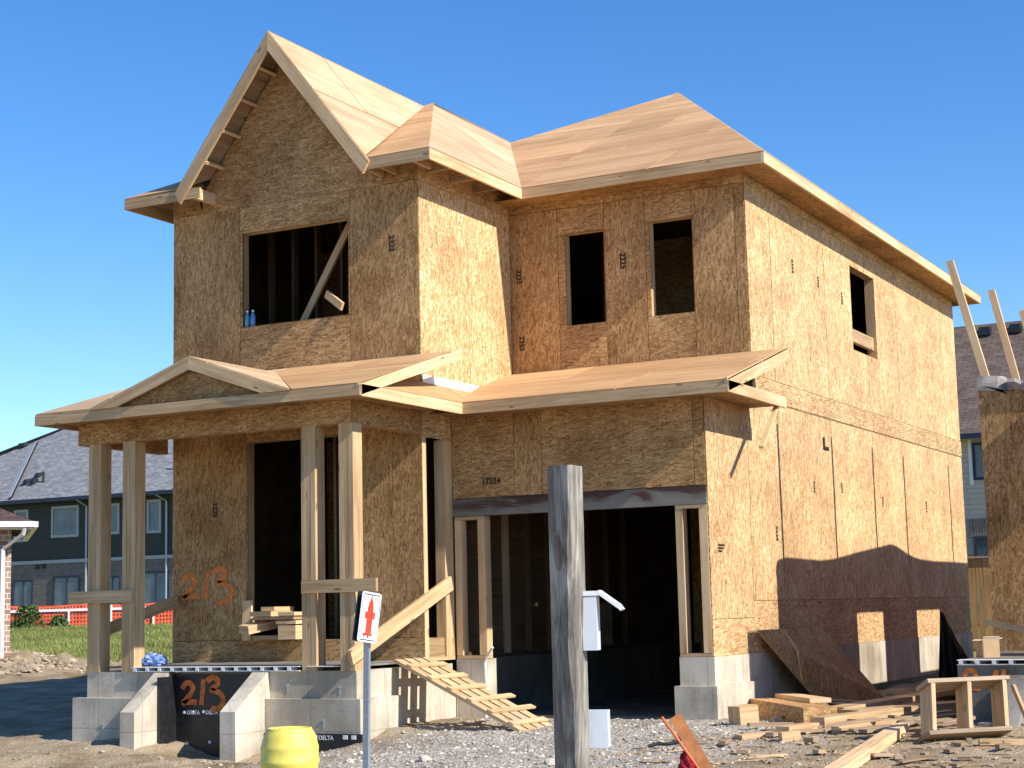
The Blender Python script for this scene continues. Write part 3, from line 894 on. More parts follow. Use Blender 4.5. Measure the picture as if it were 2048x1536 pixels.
# open framing in the return beside the entry
for a, b_ in ((0.004, 0.09), (0.50, 0.70)):
    mb = MB(); mb.box(-0.13, 0.002, a, b_, 0.74, 3.36, 0.6); mb.build("stud", LUMBER, H)
mb = MB(); mb.box(-0.13, 0.003, 0.0, 0.70, 0.70, 0.74); mb.build("plate", LUMBER, H)
mb = MB(); mb.box(-0.40, -0.38, 0.05, 1.2, 0.97, 3.8); mb.build("partition", SHADED_WOOD, H)

# ---- roof
mb = MB()
roof_plane(mb, [E3, E4, MP], (1, 0, 0), mat=0, under=2)
roof_plane(mb, [E3, MP, BRp], (1, 0, 0), mat=0, under=2)
roof_plane(mb, [E4, E5, MP2, MP], (0, 1, 0), mat=1, under=2)
roof_plane(mb, [E6, E1, BP, BRp], (0, 1, 0), mat=1, under=2)
roof_plane(mb, [E6, BRp, MP, MP2], (0, 1, 0), mat=1, under=2)
roof_plane(mb, [E5, E6, MP2], (1, 0, 0), mat=0, under=2)
mb.build("main_roof", [PLY, PLY_PALE, DARKWOOD], H)
mb = MB()
roof_plane(mb, [E2, E3, BRp, BP], (0, 1, 0), mat=1, under=2)
roof_plane(mb, [(FR[0] - 0.12, YB, ZM1), E2, BP, (AM[0] - 0.1, 3.35, 6.775 + 0.489 * 3.77)], (1, 0, 0), mat=0, under=2)
roof_plane(mb, [E1, FL, AM, BP], (1, 0, 0), mat=0, under=2)
mb.build("bay_roof", [PLY, PLY_PALE, DARKWOOD], H)
mb = MB()
A = AP; FR2 = (FR[0], YB - 0.04, FR[2]); FL2 = (FL[0], YB - 0.04, FL[2])
roof_plane(mb, [FR2, AM, A], (0, 1, 0), mat=1, under=2, tr=(0.45, 0.7))
roof_plane(mb, [FL2, A, AM], (0, 1, 0), mat=1, under=2)
mb.build("gable_roof", [PLY, PLY_PALE, DARKWOOD], H)

# fascias
def fascia(p0, p1, mat=LUMBER, z0=ZM0, z1=ZM1 - 0.012, th=0.036, out=(0, -1, 0), nm="fascia", tint=None):
    o = Vector(out)
    p0 = Vector((p0[0], p0[1], (z0 + z1) / 2)) - o * th / 2
    p1 = Vector((p1[0], p1[1], (z0 + z1) / 2)) - o * th / 2
    mb = MB(); mb.board(p0, p1, (0, 0, 1), z1 - z0, th, tint); return mb.build(nm, mat, H)
fascia((E3[0], YM), (E4[0] - 0.037, YM), LUMBER_OLD, tint=0.75)
fascia((XE1, YM), (XE1, YE), LUMBER, out=(1, 0, 0))
fascia((0.422, YB + 0.037), (0.422, YM + 0.0), LUMBER, out=(1, 0, 0))
fascia((FR[0] - 0.10, YB), (0.422, YB), LUMBER_OLD, tint=0.4)
fascia((E1[0], YB), (FL[0] + 0.08, YB), LUMBER_OLD, tint=0.55)
fascia((XE0, YB + 0.037), (XE0, YE), LUMBER_OLD, out=(-1, 0, 0))
fascia((XE0 + 0.037, YE), (XE1 - 0.037, YE), LUMBER_OLD, out=(0, 1, 0))
# barge boards
for foot, tn in ((FR, 0.62), (FL, 0.5)):
    mb = MB()
    sx = 1 if foot is FR else -1
    ext = 0.06
    f0 = (foot[0] + sx * ext * 0.78, foot[2] - ext)
    drop = 0.25
    a0 = (AP[0], AP[2] - 0.016)
    poly = [(a0[0], YB - 0.046, a0[1]), (f0[0], YB - 0.046, f0[1] - 0.016), (f0[0] - sx * 0.09, YB - 0.046, f0[1] - 0.16), (a0[0], YB - 0.046, a0[1] - drop)]
    P = [Vector(p) for p in poly]; Q = [p + Vector((0, 0.038, 0)) for p in P]
    if sx < 0: P, Q = P[::-1], Q[::-1]
    d = (P[1] - P[0]) if sx > 0 else (P[2] - P[3])
    Lw = d.length
    def uvb(pt):
        r = Vector(pt) - Vector((a0[0], YB, a0[1])); dd = Vector((sx * 0.62, 0, -0.785))
        return (r.dot(Vector((sx * 0.785, 0, 0.62))) + 3 * sx, r.dot(dd))
    P = P[::-1]; Q = Q[::-1]
    mb.face(P, [uvb(p) for p in P], tn); mb.face(Q[::-1], [uvb(p) for p in Q[::-1]], tn)
    for k in range(4):
        j = (k + 1) % 4
        mb.face([P[k], Q[k], Q[j], P[j]], [uvb(P[k]), uvb(Q[k]), uvb(Q[j]), uvb(P[j])], tn)
    mb.build("barge_board", LUMBER_OLD if sx < 0 else LUMBER, H)
# lookouts under the gable overhang
for k, t in enumerate((0.20, 0.40, 0.60, 0.80)):
    for sx, foot in ((-1, FL), (1, FR)):
        x = AP[0] + (foot[0] - AP[0]) * t; z = AP[2] + (foot[2] - AP[2]) * t
        mb = MB()
        d = Vector((foot[0] - AP[0], 0, foot[2] - AP[2])).normalized()
        nn = Vector((-d.z * -1, 0, d.x)) if False else Vector((sx * abs(d.z), 0, abs(d.x)))
        c = Vector((x, 0, z)) - nn * 0.075
        mb.board((c.x, YB - 0.005, c.z), (c.x, -0.004, c.z), d, 0.038, 0.085, 0.7)
        mb.build("lookout", LUMBER, H)
# gable return blocks at the feet
mb = MB(); mb.board((-3.12, YB + 0.02, 6.70), (-3.12, -0.002, 6.70), (0, 0, 1), 0.14, 0.07, 0.7); mb.build("return_block", LUMBER, H)
mb = MB(); mb.board((FL[0] + 0.02, YB - 0.002, 6.69), (-3.0, YB - 0.002, 6.69), (0, 0, 1), 0.13, 0.03, 0.55); mb.build("return_block", LUMBER_OLD, H)
mb = MB(); mb.board((-0.50, YB + 0.02, 6.69), (-0.50, -0.002, 6.69), (0, 0, 1), 0.12, 0.05, 0.6); mb.build("return_block", LUMBER_OLD, H)
for x in (-0.30, 0.18):
    mb = MB(); mb.board((x, YB + 0.04, 6.665), (x, -0.002, 6.665), (0, 0, 1), 0.07, 0.038, 0.6); mb.build("lookout", LUMBER_OLD, H)
# closed soffits under the main eaves
mb = MB(); mb.box(XR + 0.013, XE1 - 0.038, D1 - 0.01, YE - 0.04, 6.640, 6.652, 0.35); mb.box(0.01, XE1 - 0.04, YM + 0.04, D1 - 0.011, 6.641, 6.653, 0.35); mb.build("soffit", OSB_DARK, H)
for k in range(3):
    y = 0.2 + k * 0.6
    mb = MB(); mb.board((0.002, y, 6.69), (0.38, y, 6.69), (0, 0, 1), 0.085, 0.038); mb.build("rafter_tail", LUMBER_OLD, H)

# ---- porch roof
YP = -2.016; ZE0, ZE1 = 3.622, 3.764; XPL, XPR = -4.255, 0.44
S = 0.2985
def pz(y): return ZE1 + S * (y - YP)
GA = (-1.883, YP, 4.265); GR = (-0.46, YP, ZE1); GL = (-3.36, YP, ZE1); GB = (-1.883, YP + (4.265 - ZE1) / S, 4.265)
mb = MB()
roof_plane(mb, [GR, (XPR, YP, ZE1), (XPR, -0.03, pz(-0.03)), (GB[0], -0.03, pz(-0.03)), GB], (1, 0, 0), mat=0, under=2)
roof_plane(mb, [(XPL, YP, ZE1), GL, GB, (GB[0], -0.03, pz(-0.03)), (XPL, -0.03, pz(-0.03))], (1, 0, 0), mat=1, under=2)
mb.build("porch_roof", [PLY, PLY_PALE, DARKWOOD], H)
mb = MB()
G2 = lambda p: (p[0], YP - 0.03, p[2])
roof_plane(mb, [G2(GR), GB, G2(GA)], (0, 1, 0), mat=1, under=2)
roof_plane(mb, [G2(GL), G2(GA), GB], (0, 1, 0), mat=1, under=2)
mb.face([(GL[0] + 0.2, YP + 0.07, 3.74), (GR[0] - 0.2, YP + 0.07, 3.74), (GA[0], YP + 0.07, 4.20)], [(0, 0), (0, 3), (0.5, 1.5)], 0.25, 3)
mb.build("porch_gable", [PLY, PLY_PALE, DARKWOOD, OSB_DARK], H)
for sx, foot, m_, tn in ((1, GR, LUMBER_OLD, 0.85), (-1, GL, LUMBER_OLD, 0.5)):
    mb = MB()
    zt = -0.014
    dz = 0.145
    P = [Vector((GA[0], YP - 0.034, GA[2] + zt)), Vector((foot[0], YP - 0.034, foot[2] + zt)), Vector((foot[0] - sx * 0.40, YP - 0.034, foot[2] + zt)), Vector((GA[0], YP - 0.034, GA[2] + zt - dz))]
    if sx > 0: P = P[::-1]
    Q = [p + Vector((0, 0.036, 0)) for p in P]
    d = Vector((sx * 0.945, 0, -0.327)); e = Vector((sx * 0.327, 0, 0.945))
    uvf = lambda p: (p.dot(e) + 5, p.dot(d) + 7 * sx)
    mb.face(P, [uvf(p) for p in P], tn); mb.face(Q[::-1], [uvf(p) for p in Q[::-1]], tn)
    for k in range(4):
        j = (k + 1) % 4
        mb.face([P[k], Q[k], Q[j], P[j]], [uvf(P[k]), uvf(Q[k]), uvf(Q[j]), uvf(P[j])], tn)
    mb.build("barge_board", m_, H)
fascia((XPL, YP), (-2.90, YP), LUMBER_OLD, ZE0, ZE1 - 0.012, nm="fascia", tint=0.55)
fascia((-2.898, YP - 0.004), (XPR, YP - 0.004), LUMBER_OLD, ZE0 + 0.005, ZE1 - 0.016, tint=0.7)
fascia((XPL, YP + 0.037), (XPL, 0.0), LUMBER_OLD, ZE0, ZE1 - 0.012, out=(-1, 0, 0))
fascia((XPR, YP + 0.037), (XPR, 0.225), LUMBER, ZE0, ZE1 - 0.012, out=(1, 0, 0), tint=0.75)
# right rake of the porch roof runs on past the bay corner
mb = MB(); mb.board((XPR - 0.018, YP + 0.004, pz(YP) - 0.072), (XPR - 0.018, 0.244, 4.36), (0, 0, 1), 0.13, 0.036, 0.8); mb.build("rake_board", LUMBER, H)
# side shelf between porch rake and garage roof, with flashing
mb = MB()
roof_plane(mb, [(XPR, YP + 0.12, ZE1 - 0.005), (XPR, 0.225, ZE1 - 0.005), (0.004, 1.33, 4.03), (0.004, -1.0, 4.03)], (0, 1, 0), mat=0, under=1)
mb.build("porch_side_roof", [PLY, LUMBER_OLD], H)
mb = MB(); mb.board((0.012, 0.02, 4.06), (0.012, 1.40, 4.06), (0, 0, 1), 0.12, 0.012, 0.5); mb.build("flashing", WHITE_TRIM, H)
mb = MB(); mb.prism([(0.0, YP + 0.40, 3.70), (0.0, -0.004, 3.70), (0.0, -0.004, 4.26), (0.0, YP + 0.40, 3.84)], (-0.012, 0, 0), 0.4); mb.build("porch_end_wall", OSB_DARK, H)
# beam
mb = MB()
mb.box(-4.0, 0.0, -1.53, -1.39, 3.40, 3.66, 0.5)
mb.build("beam", OSB_DARK, H)
mb = MB(); mb.box(-0.14, 0.001, -1.385, -0.002, 3.395, 3.66, 0.5); mb.build("beam", OSB_DARK, H)
mb = MB(); mb.box(-4.0, -3.86, -1.385, -0.002, 3.395, 3.66, 0.5); mb.build("beam", OSB_DARK, H)
mb = MB(); mb.box(-4.2, 0.40, -1.98, -0.01, 3.664, 3.676, 0.4); mb.build("porch_ceiling", OSB_DARK, H)
# posts
for x in (-3.835, -3.30, -0.69, -0.178):
    mb = MB()
    for k in range(3):
        mb.box(x + 0.0635 * k, x + 0.0635 * (k + 1) - 0.001, -1.52 + 0.002 * (k % 2), -1.33, 0.655, 3.40, random.uniform(0.4, 0.8))
    mb.build("post", LUMBER_OLD, H)
mb = MB(); mb.box(-4.10, -3.125, -1.565, -1.522, 1.475, 1.62, 0.6); mb.build("guard_rail", LUMBER_OLD, H)
mb = MB(); mb.box(-0.667, 0.325, -1.565, -1.522, 1.515, 1.66, 0.55); mb.build("guard_rail", LUMBER_OLD, H)
mb = MB(); mb.board((-3.70, -1.42, 1.13), (-3.70, -0.01, 1.50), (0, 0, 1), 0.14, 0.038, 0.35); mb.build("guard_rail", LUMBER_OLD, H)
mb = MB(); mb.board((0.045, -1.66, 0.80), (0.045, 0.56, 1.62), (0, 0, 1), 0.17, 0.04, 0.7); mb.build("guard_rail", LUMBER, H)

# ---- garage shed roof
YGF = 0.225; XGR = 3.827
SG = 0.286
def gzr(y): return ZE1 + SG * (y - YGF)
mb = MB()
roof_plane(mb, [(XPR, YGF, ZE1), (XGR, YGF, ZE1), (XGR, D1 - 0.02, gzr(D1)), (0.01, D1 - 0.02, gzr(D1)), (0.01, 1.33, gzr(1.33))], (1, 0, 0), mat=0, under=1)
mb.build("garage_roof", [PLY, DARKWOOD], H)
fascia((XPR, YGF), (XGR, YGF), LUMBER_OLD, ZE0, ZE1 - 0.012, tint=0.7)
fascia((XGR, YGF + 0.037), (XGR, 2.21), LUMBER, ZE0, ZE1 - 0.012, out=(1, 0, 0), tint=0.6)
mb = MB(); mb.board((XGR - 0.018, YGF + 0.004, ZE1 - 0.062), (XGR - 0.018, 2.40, gzr(2.40) - 0.075), (0, 0, 1), 0.15, 0.036, 0.7); mb.build("rake_board", LUMBER, H)
mb = MB(); mb.box(XR + 0.02, XGR - 0.04, YGF + 0.05, 2.2, ZE1 - 0.05, ZE1 - 0.035, 0.5); mb.build("garage_side_roof", PLY, H)
mb = MB(); mb.box(0.02, XGR - 0.04, YGF + 0.04, YG - 0.002, ZE0 + 0.03, ZE0 + 0.042, 0.3); mb.box(XR + 0.01, XGR - 0.04, YG, 2.2, ZE0 + 0.031, ZE0 + 0.042, 0.3); mb.build("soffit", OSB_DARK, H)
mb = MB(); mb.board((3.76, 2.02, 3.62), (3.76, 1.42, 3.09), (0, 1, 0), 0.035, 0.06, 0.7); mb.build("brace", LUMBER, H)

# ---- foundations
mb = MB()
for x0, x1, xo0, xo1 in ((-3.84, -2.60, -3.98, -2.60), (-1.15, 0.02, -1.15, 0.13)):
    mb.box(x0, x1, -1.505, -1.30, 0.345, 0.655)
    mb.box(xo0, xo1, -1.605, -1.30, -0.6, 0.352)
mb.box(-0.18, 0.021, -1.30, 0.60, 0.345, 0.655); mb.box(-0.18, 0.131, -1.302, -0.75, -0.6, 0.351); mb.box(-0.18, 0.0205, -0.75, 0.74, -0.6, 0.345)
mb.box(-3.84, -3.64, -1.301, 0.6, -0.6, 0.655)
mb.box(-2.61, -1.14, -1.42, -1.30, -0.6, 0.64)
mb.build("porch_foundation", CONC, H)
for xa, xb in ((-2.775, -2.567), (-1.357, -1.147)):
    mb = MB()
    zf = 0.225 if xa < -2 else 0.24
    prof = [(-2.143, -0.7), (-1.50, -0.7), (-1.50, 0.645), (-1.55, 0.645), (-2.143, zf)]
    mb.prism([(xa, y, z) for y, z in prof], (xb - xa, 0, 0))
    mb.build("step_wall", CONC, H)
mb = MB()
mb.box(-2.565, -1.36, -1.46, -1.43, -0.6, 0.628); mb.box(-2.566, -2.52, -1.75, -1.462, -0.6, 0.60)
for k in range(60):
    x = -2.50 + (k % 15) * 0.08; z = -0.30 + (k // 15) * 0.22
memb = mb.build("foundation_membrane", MEMBRANE, H)
numeral_213(-2.44, 0.215, 0.62, 0.38, -1.46, 0.066, PAINT_DULL, memb, "dull orange spray-painted digit on the black membrane")
for x, z in ((-2.40, 0.185), (-2.27, 0.19), (-2.12, 0.195), (-2.36, -0.17), (-2.03, -0.15)):
    mb = MB()
    mb.lathe([(0.02, 0), (0.016, 0.01)], (0, 0, 0), 10)
    mb.v = [(x + a[0], -1.46 - a[2], z + a[1]) for a in mb.v]
    mb.build("membrane_fastener", WHITE, memb)
mb = MB(); text_face(mb, "DELTA", (-2.36, -1.46, 0.165), (1, 0, 0), (0, 0, 1), 0.062); mb.build("membrane_print", WHITE, memb)
mb = MB(); text_face(mb, "DELTA", (-2.09, -1.46, 0.168), (1, 0, 0), (0, 0, 1), 0.06); mb.build("membrane_print", WHITE, memb)
mb = MB(); mb.box(-1.14, 0.16, -1.63, -1.607, -0.6, -0.02); m2 = mb.build("foundation_membrane", MEMBRANE, H)
for x in (-1.02, -0.75, -0.45, -0.05, 0.06):
    mb = MB(); mb.obox((x, -1.634, -0.055), (0.028, 0, 0), (0, 0, 0.022), (0, 0.004, 0)); mb.build("membrane_fastener", WHITE, m2)
mb = MB(); text_face(mb, "DELTA", (-0.40, -1.63, -0.085), (1, 0, 0), (0, 0, 1), 0.065); mb.build("membrane_print", WHITE, m2)
mb = MB(); mb.box(0.012, 0.035, -0.74, 0.66, -0.5, -0.06); m3 = mb.build("foundation_membrane", MEMBRANE, H)
for y in (-0.55, -0.38, -0.1, 0.05, 0.2, 0.34, 0.48):
    mb = MB(); mb.obox((0.038, y, -0.10 + random.uniform(-.015, .015)), (0, 0.05, 0), (0, 0, 0.028), (0.005, 0, 0)); mb.build("membrane_fastener", WHITE, m3)
# form ties on concrete
for x, z in ((-3.5, 0.05), (-0.35, 0.12), (-0.9, 0.50), (-0.2, 0.48)):
    mb = MB()
    y = -1.612 if z < 0.3 else -1.512
    mb.obox((x, y, z), (0.015, 0, 0), (0, 0, 0.012), (0, 0.006, 0))
    mb.obox((x, y + 0.003, z - 0.045), (0, 0, 0.04), (0.006, 0, 0), (0, 0.003, 0))
    mb.build("form_tie", GALV, H)
# porch slab on ribbed steel decking
mb = MB()
mb.box(-3.62, -0.02, -1.36, -0.005, 0.695, 0.715)
mb.build("porch_floor", CONC_DARK, H)
mb = MB()
x = -3.10
mb.box(-3.12, -0.72, -1.545, -1.40, 0.655, 0.663); mb.box(-3.12, -0.72, -1.545, -1.40, 0.702, 0.709)
while x < -0.75:
    mb.box(x, x + 0.045, -1.547, -1.40, 0.663, 0.702); x += 0.185
mb.box(-0.62, -0.2, -1.54, -1.38, 0.70, 0.709)
mb.build("deck_edge", WHITE_TRIM, H)
mb = MB(); mb.box(-3.1, -0.2, -1.395, -1.38, 0.657, 0.695); mb.build("deck_void_shade", BLACK, H)  # dark strip painted in for the shade behind the deck ribs
# garage piers
mb = MB(); mb.box(0.022, 0.43, YG - 0.005, YG + 0.25, -0.3, 0.70); mb.build("garage_pier", CONC, H)
mb = MB()
mb.box(2.935, XR + 0.012, YG - 0.004, YG + 0.28, 0.38, 0.70); mb.box(XR - 0.2, XR + 0.0125, YG + 0.279, 1.75, 0.38, 0.7)
mb.box(2.895, XR + 0.06, YG - 0.09, YG + 0.28, -0.3, 0.381); mb.box(XR - 0.2, XR + 0.061, YG + 0.279, 2.10, -0.3, 0.3805)
mb.build("garage_pier", CONC, H)
mb = MB(); mb.box(XR - 0.2, XR + 0.01, 1.75, YR, 0.05, 0.70); mb.box(XR - 0.2, XR + 0.011, 2.1, YR, -0.3, 0.0505)
mb.build("side_foundation", CONC, H)
mb = MB(); mb.box(XR + 0.012, XR + 0.03, 2.2, YR, -0.3, 0.10); mb.build("foundation_membrane", MEMBRANE, H)
mb = MB(); mb.box(XL - 0.01, XL + 0.2, 0.0, YR, -0.4, 0.70); mb.box(XL, XR, YR - 0.2, YR + 0.01, -0.4, 0.70); mb.build("rear_foundation", CONC, H)

# ==================================================================== LOOSE THINGS AT THE HOUSE
# access ramp
rp = thing("access_ramp", (1.2, -0.7, 0.0), "wooden slatted ramp of pale boards leaning from porch floor to gravel", "ramp")
d = Vector((1.66, 0.0, -0.71)); dn = d.normalized()
for k in range(4):
    y = -0.70 + k * 0.205
    mb = MB(); mb.board((0.06, y, 0.735), (1.84, y - 0.36, -0.01), (0, 1, 0), 0.155, 0.036, random.uniform(.45, .7)); mb.build("plank", LUMBER, rp)
for k, t in enumerate((0.12, 0.29, 0.45, 0.61, 0.77, 0.93)):
    c = Vector((0.06 + 1.78 * t, -0.39 - 0.36 * t, 0.735 - 0.745 * t + 0.034))
    ex = 0.38 + (0.20 if k in (3, 4) else 0)
    mb = MB(); mb.board((c.x, c.y - 0.385, c.z), (c.x + 0.03, c.y + ex, c.z), dn, 0.075, 0.022, random.uniform(.45, .75)); mb.build("cleat", LUMBER, rp)
# bent white strip beside the ramp
mb = MB(); mb.tube([(0.47, 0.60, 0.0), (0.47, 0.62, 0.35), (0.46, 0.62, 0.66), (0.50, 0.60, 0.74), (0.60, 0.56, 0.84)], 0.016, 8)
tag(mb.build("plastic_strip", WHITE_TRIM), "bent white plastic strip standing against the left garage pier", "strip")

# lumber offcuts in the doorway
def loose_board(p0, p1, side, w, h, mat, label, cat="lumber", name="lumber_board", group=None, tint=None):
    mb = MB(); mb.board(p0, p1, side, w, h, tint)
    o = mb.build(name, mat)
    return tag(o, label, cat, group)
G1 = "lumber offcuts stacked in the doorway"
loose_board((-2.18, -0.16, 1.005), (-2.18, 0.22, 1.005), (1, 0, 0), 0.42, 0.06, LUMBER_OLD, "brown offcut lying lowest at the left of the doorway stack", group=G1, tint=.25)
loose_board((-1.83, -0.22, 1.07), (-1.83, 0.22, 1.07), (1, 0, 0), 0.26, 0.17, LUMBER, "thick pale block of lumber ends low at the right of the doorway stack", group=G1, tint=.75)
loose_board((-1.86, -0.20, 1.19), (-1.86, 0.22, 1.20), (1, 0, 0), 0.30, 0.04, LUMBER, "thin pale board topping the thick block in the doorway", group=G1, tint=.7)
loose_board((-2.42, -0.30, 1.11), (-2.22, 0.22, 1.20), (1, 0, 0), 0.22, 0.10, LUMBER, "short tilted pale offcut poking out at the left of the doorway stack", group=G1, tint=.55)
loose_board((-2.05, -0.20, 1.245), (-2.05, 0.22, 1.245), (1, 0, 0), 0.62, 0.04, LUMBER_OLD, "wide dull board bridging the doorway stack", group=G1, tint=.45)
loose_board((-2.22, -0.23, 1.30), (-2.16, 0.22, 1.30), (1, 0, 0), 0.36, 0.06, LUMBER, "pale board near the top left of the doorway stack", group=G1, tint=.65)
loose_board((-1.84, -0.22, 1.295), (-1.84, 0.22, 1.295), (1, 0, 0), 0.24, 0.045, LUMBER, "narrow pale board at the top right of the doorway stack", group=G1, tint=.8)
loose_board((-2.13, -0.20, 1.36), (-2.13, 0.22, 1.36), (1, 0, 0), 0.20, 0.05, LUMBER, "small pale offcut crowning the doorway stack", group=G1, tint=.85)
loose_board((-2.55, -0.06, 0.975), (-2.55, -0.04, 1.47), (1, 0, 0), 0.13, 0.038, LUMBER, "short pale board standing upright against the left door jamb", group=G1, tint=.8)
# bottles and board on the window sill
for x, m_, lb in ((-2.615, BOTTLE_G, "teal plastic water bottle on the window sill, nearest the jamb"), (-2.525, BOTTLE, "blue plastic water bottle on the window sill, second from the jamb")):
    b_ = thing("water_bottle", (x, 0.05, 4.948), lb, "bottle", "bottles on the upper window sill")
    mb = MB(); mb.lathe([(0.03, 0), (0.034, 0.01), (0.034, 0.13), (0.028, 0.16), (0.014, 0.19), (0.014, 0.20)], (x, 0.05, 4.948), 14); mb.build("bottle_body", m_, b_, smooth=True)
    mb = MB(); mb.lathe([(0.016, 0.20), (0.016, 0.225)], (x, 0.05, 4.948), 12); mb.build("bottle_cap", WHITE, b_)
mb = MB(); mb.board((-1.42, 0.10, 5.27), (-1.08, -0.06, 5.05), (0.4, -0.2, -0.9), 0.10, 0.035, 0.85)
tag(mb.build("lumber_board", LUMBER), "short pale board sticking out of the upper picture window", "lumber")
# crumpled blue wrapper
def crumple(name, c, r, mat, label, cat, flat=0.6, n=420, seed=3):
    import bmesh
    bm = bmesh.new(); bmesh.ops.create_icosphere(bm, subdivisions=4, radius=1)
    rg = np.random.default_rng(seed)
    dirs = rg.normal(size=(14, 3)); dirs /= np.linalg.norm(dirs, axis=1)[:, None]
    ph = rg.uniform(0, 6, 14); fr = rg.uniform(3, 9, 14)
    mb = MB()
    for v in bm.verts:
        p = np.array(v.co)
        k = 1 + 0.17 * sum(abs(math.sin(f_ * p.dot(d_) + h_)) - 0.6 for d_, f_, h_ in zip(dirs, fr, ph)) / 1.8
        v.co = Vector((p[0] * r[0] * k, p[1] * r[1] * k, max(0, (p[2] * k + 0.75)) * r[2]))
    for f in bm.faces:
        mb.face([(c[0] + v.co.x, c[1] + v.co.y, c[2] + v.co.z) for v in f.verts], None, random.random())
    bm.free()
    return tag(mb.build(name, mat), label, cat)
crumple("plastic_wrapper", (-3.05, -1.25, 0.716), (0.17, 0.12, 0.08), BLUEWRAP, "crumpled blue and white plastic wrapper lying on the porch floor", "wrapper")
# leaning OSB sheet
mb = MB()
a = Vector((3.40, 2.05, 1.02)); b_ = Vector((3.40, 4.55, 0.93)); c_ = Vector((4.18, 4.95, 0.02)); d_ = Vector((3.72, 3.28, 0.03))
d_ = Vector((3.74, 3.24, 0.02))
P = [Vector((3.43, 1.96, 0.97)), d_, Vector((4.02, 5.05, 0.02)), Vector((3.43, 4.40, 0.97))]
nrm = (P[1] - P[0]).cross(P[3] - P[0]).normalized()
if nrm.x < 0: nrm = -nrm
for off, rev in ((0.0, False), (-0.016, True)):
    Q = [p + nrm * off for p in P]
    if rev: Q = Q[::-1]
    mb.face(Q, [(p.y * 1.0, p.z * 1.2) for p in Q], 0.5)
for k in range(4):
    j = (k + 1) % 4
    mb.face([P[k], P[k] - nrm * 0.016, P[j] - nrm * 0.016, P[j]], None, 0.7)
tag(mb.build("osb_sheet", OSB_DARK), "brown strand board sheet leaning against the side foundation", "board")

# ==================================================================== FOREGROUND
# hydrant sign
sp_base = (2.83, -5.66, gz(2.83, -5.66))
sg = thing("hydrant_sign", sp_base, "white sign with a red hydrant symbol on a steel pole", "sign")
mb = MB(); mb.board(sp_base, (2.955, -5.80, 1.44), (1, 0, 0), 0.05, 0.03, 0.5)
for i in (): pass
mb.build("pole", GALV, sg)
# plate frame: centre, width dir, up dir
pc = Vector((2.972, -5.83, 1.245))
fwd = Vector((_f.x, _f.y, 0)).normalized(); rgt = Vector((_r.x, _r.y, 0)).normalized()
phi = R(52)
wd = (rgt * math.cos(phi) + fwd * math.sin(phi) + Vector((0, 0, -0.13))).normalized()
upv = Vector((0.055, -0.03, 1.0)); upv = (upv - wd * upv.dot(wd)).normalized()
nv = wd.cross(upv)            # faces the viewer's right
if nv.dot(-fwd) < 0: nv = -nv
def plate(mb, hw, hh, off, th, rad, mat=0):
    pts = []
    for sx, sy, a0 in ((1, 1, 0), (-1, 1, 90), (-1, -1, 180), (1, -1, 270)):
        for k in range(5):
            t = R(a0 + k * 22.5)
            pts.append(pc + wd * (sx * (hw - rad) + rad * math.cos(t)) + upv * (sy * (hh - rad) + rad * math.sin(t)) + nv * off)
    mb.prism(pts, -nv * th, 0.5, mat)
mb = MB(); plate(mb, 0.112, 0.198, 0.024, 0.004, 0.022); pl = mb.build("sign_plate", SIGN_WHITE, sg)
mb = MB(); plate(mb, 0.112, 0.198, -0.020, 0.012, 0.022); mb.build("back_plate", SIGN_BLACK, sg)
mb = MB()
# black border as thin strips
def sgp(a, b, off=0.032): return pc + wd * a * 0.79 + upv * b * 0.965 + nv * (off - 0.006)
for (a0, a1, b0, b1) in ((-0.115, 0.115, 0.182, 0.190), (-0.115, 0.115, -0.190, -0.182), (-0.131, -0.125, -0.175, 0.175), (0.125, 0.131, -0.175, 0.175)):
    mb.face([sgp(a0, b0), sgp(a1, b0), sgp(a1, b1), sgp(a0, b1)])
mb.build("sign_border", SIGN_BLACK, pl)
mb = MB()
hyd = [(-0.058, -0.150), (0.058, -0.150), (0.058, -0.130), (0.042, -0.125), (0.042, -0.01), (0.072, -0.012), (0.072, 0.045), (0.042, 0.042), (0.040, 0.085), (0.030, 0.125), (0.012, 0.142), (0.012, 0.158), (-0.012, 0.158), (-0.012, 0.142), (-0.030, 0.125), (-0.040, 0.085), (-0.042, 0.042), (-0.072, 0.045), (-0.072, -0.012), (-0.042, -0.01), (-0.042, -0.125), (-0.058, -0.130)]
mid = [sgp(a * 0.98, b * 1.02, 0.033) for a, b in hyd]
for lo_, hi_, w0, w1 in ((-0.150, -0.130, .058, .058), (-0.130, -0.012, .042, .042), (-0.012, 0.045, .072, .072), (0.045, 0.085, .042, .040), (0.085, 0.125, .040, .030), (0.125, 0.145, .030, .012), (0.145, 0.160, .012, .012)):
    mb.face([sgp(-w0, lo_, .033), sgp(w0, lo_, .033), sgp(w1, hi_, .033), sgp(-w1, hi_, .033)])
mb.build("hydrant_symbol", SIGN_RED, pl)
mb = MB()
for b0, b1, w in ((-0.172, -0.150, 0.006), (0.160, 0.178, 0.006)):
    mb.face([sgp(-w, b0, .033), sgp(w, b0, .033), sgp(w, b1, .033), sgp(-w, b1, .033)])
mb.face([sgp(-0.07, -0.15, .0325), sgp(-0.045, -0.158, .0325), sgp(-0.045, -0.14, .0325), sgp(-0.07, -0.13, .0325)])
mb.build("sign_bolt", SIGN_BLACK, pl)

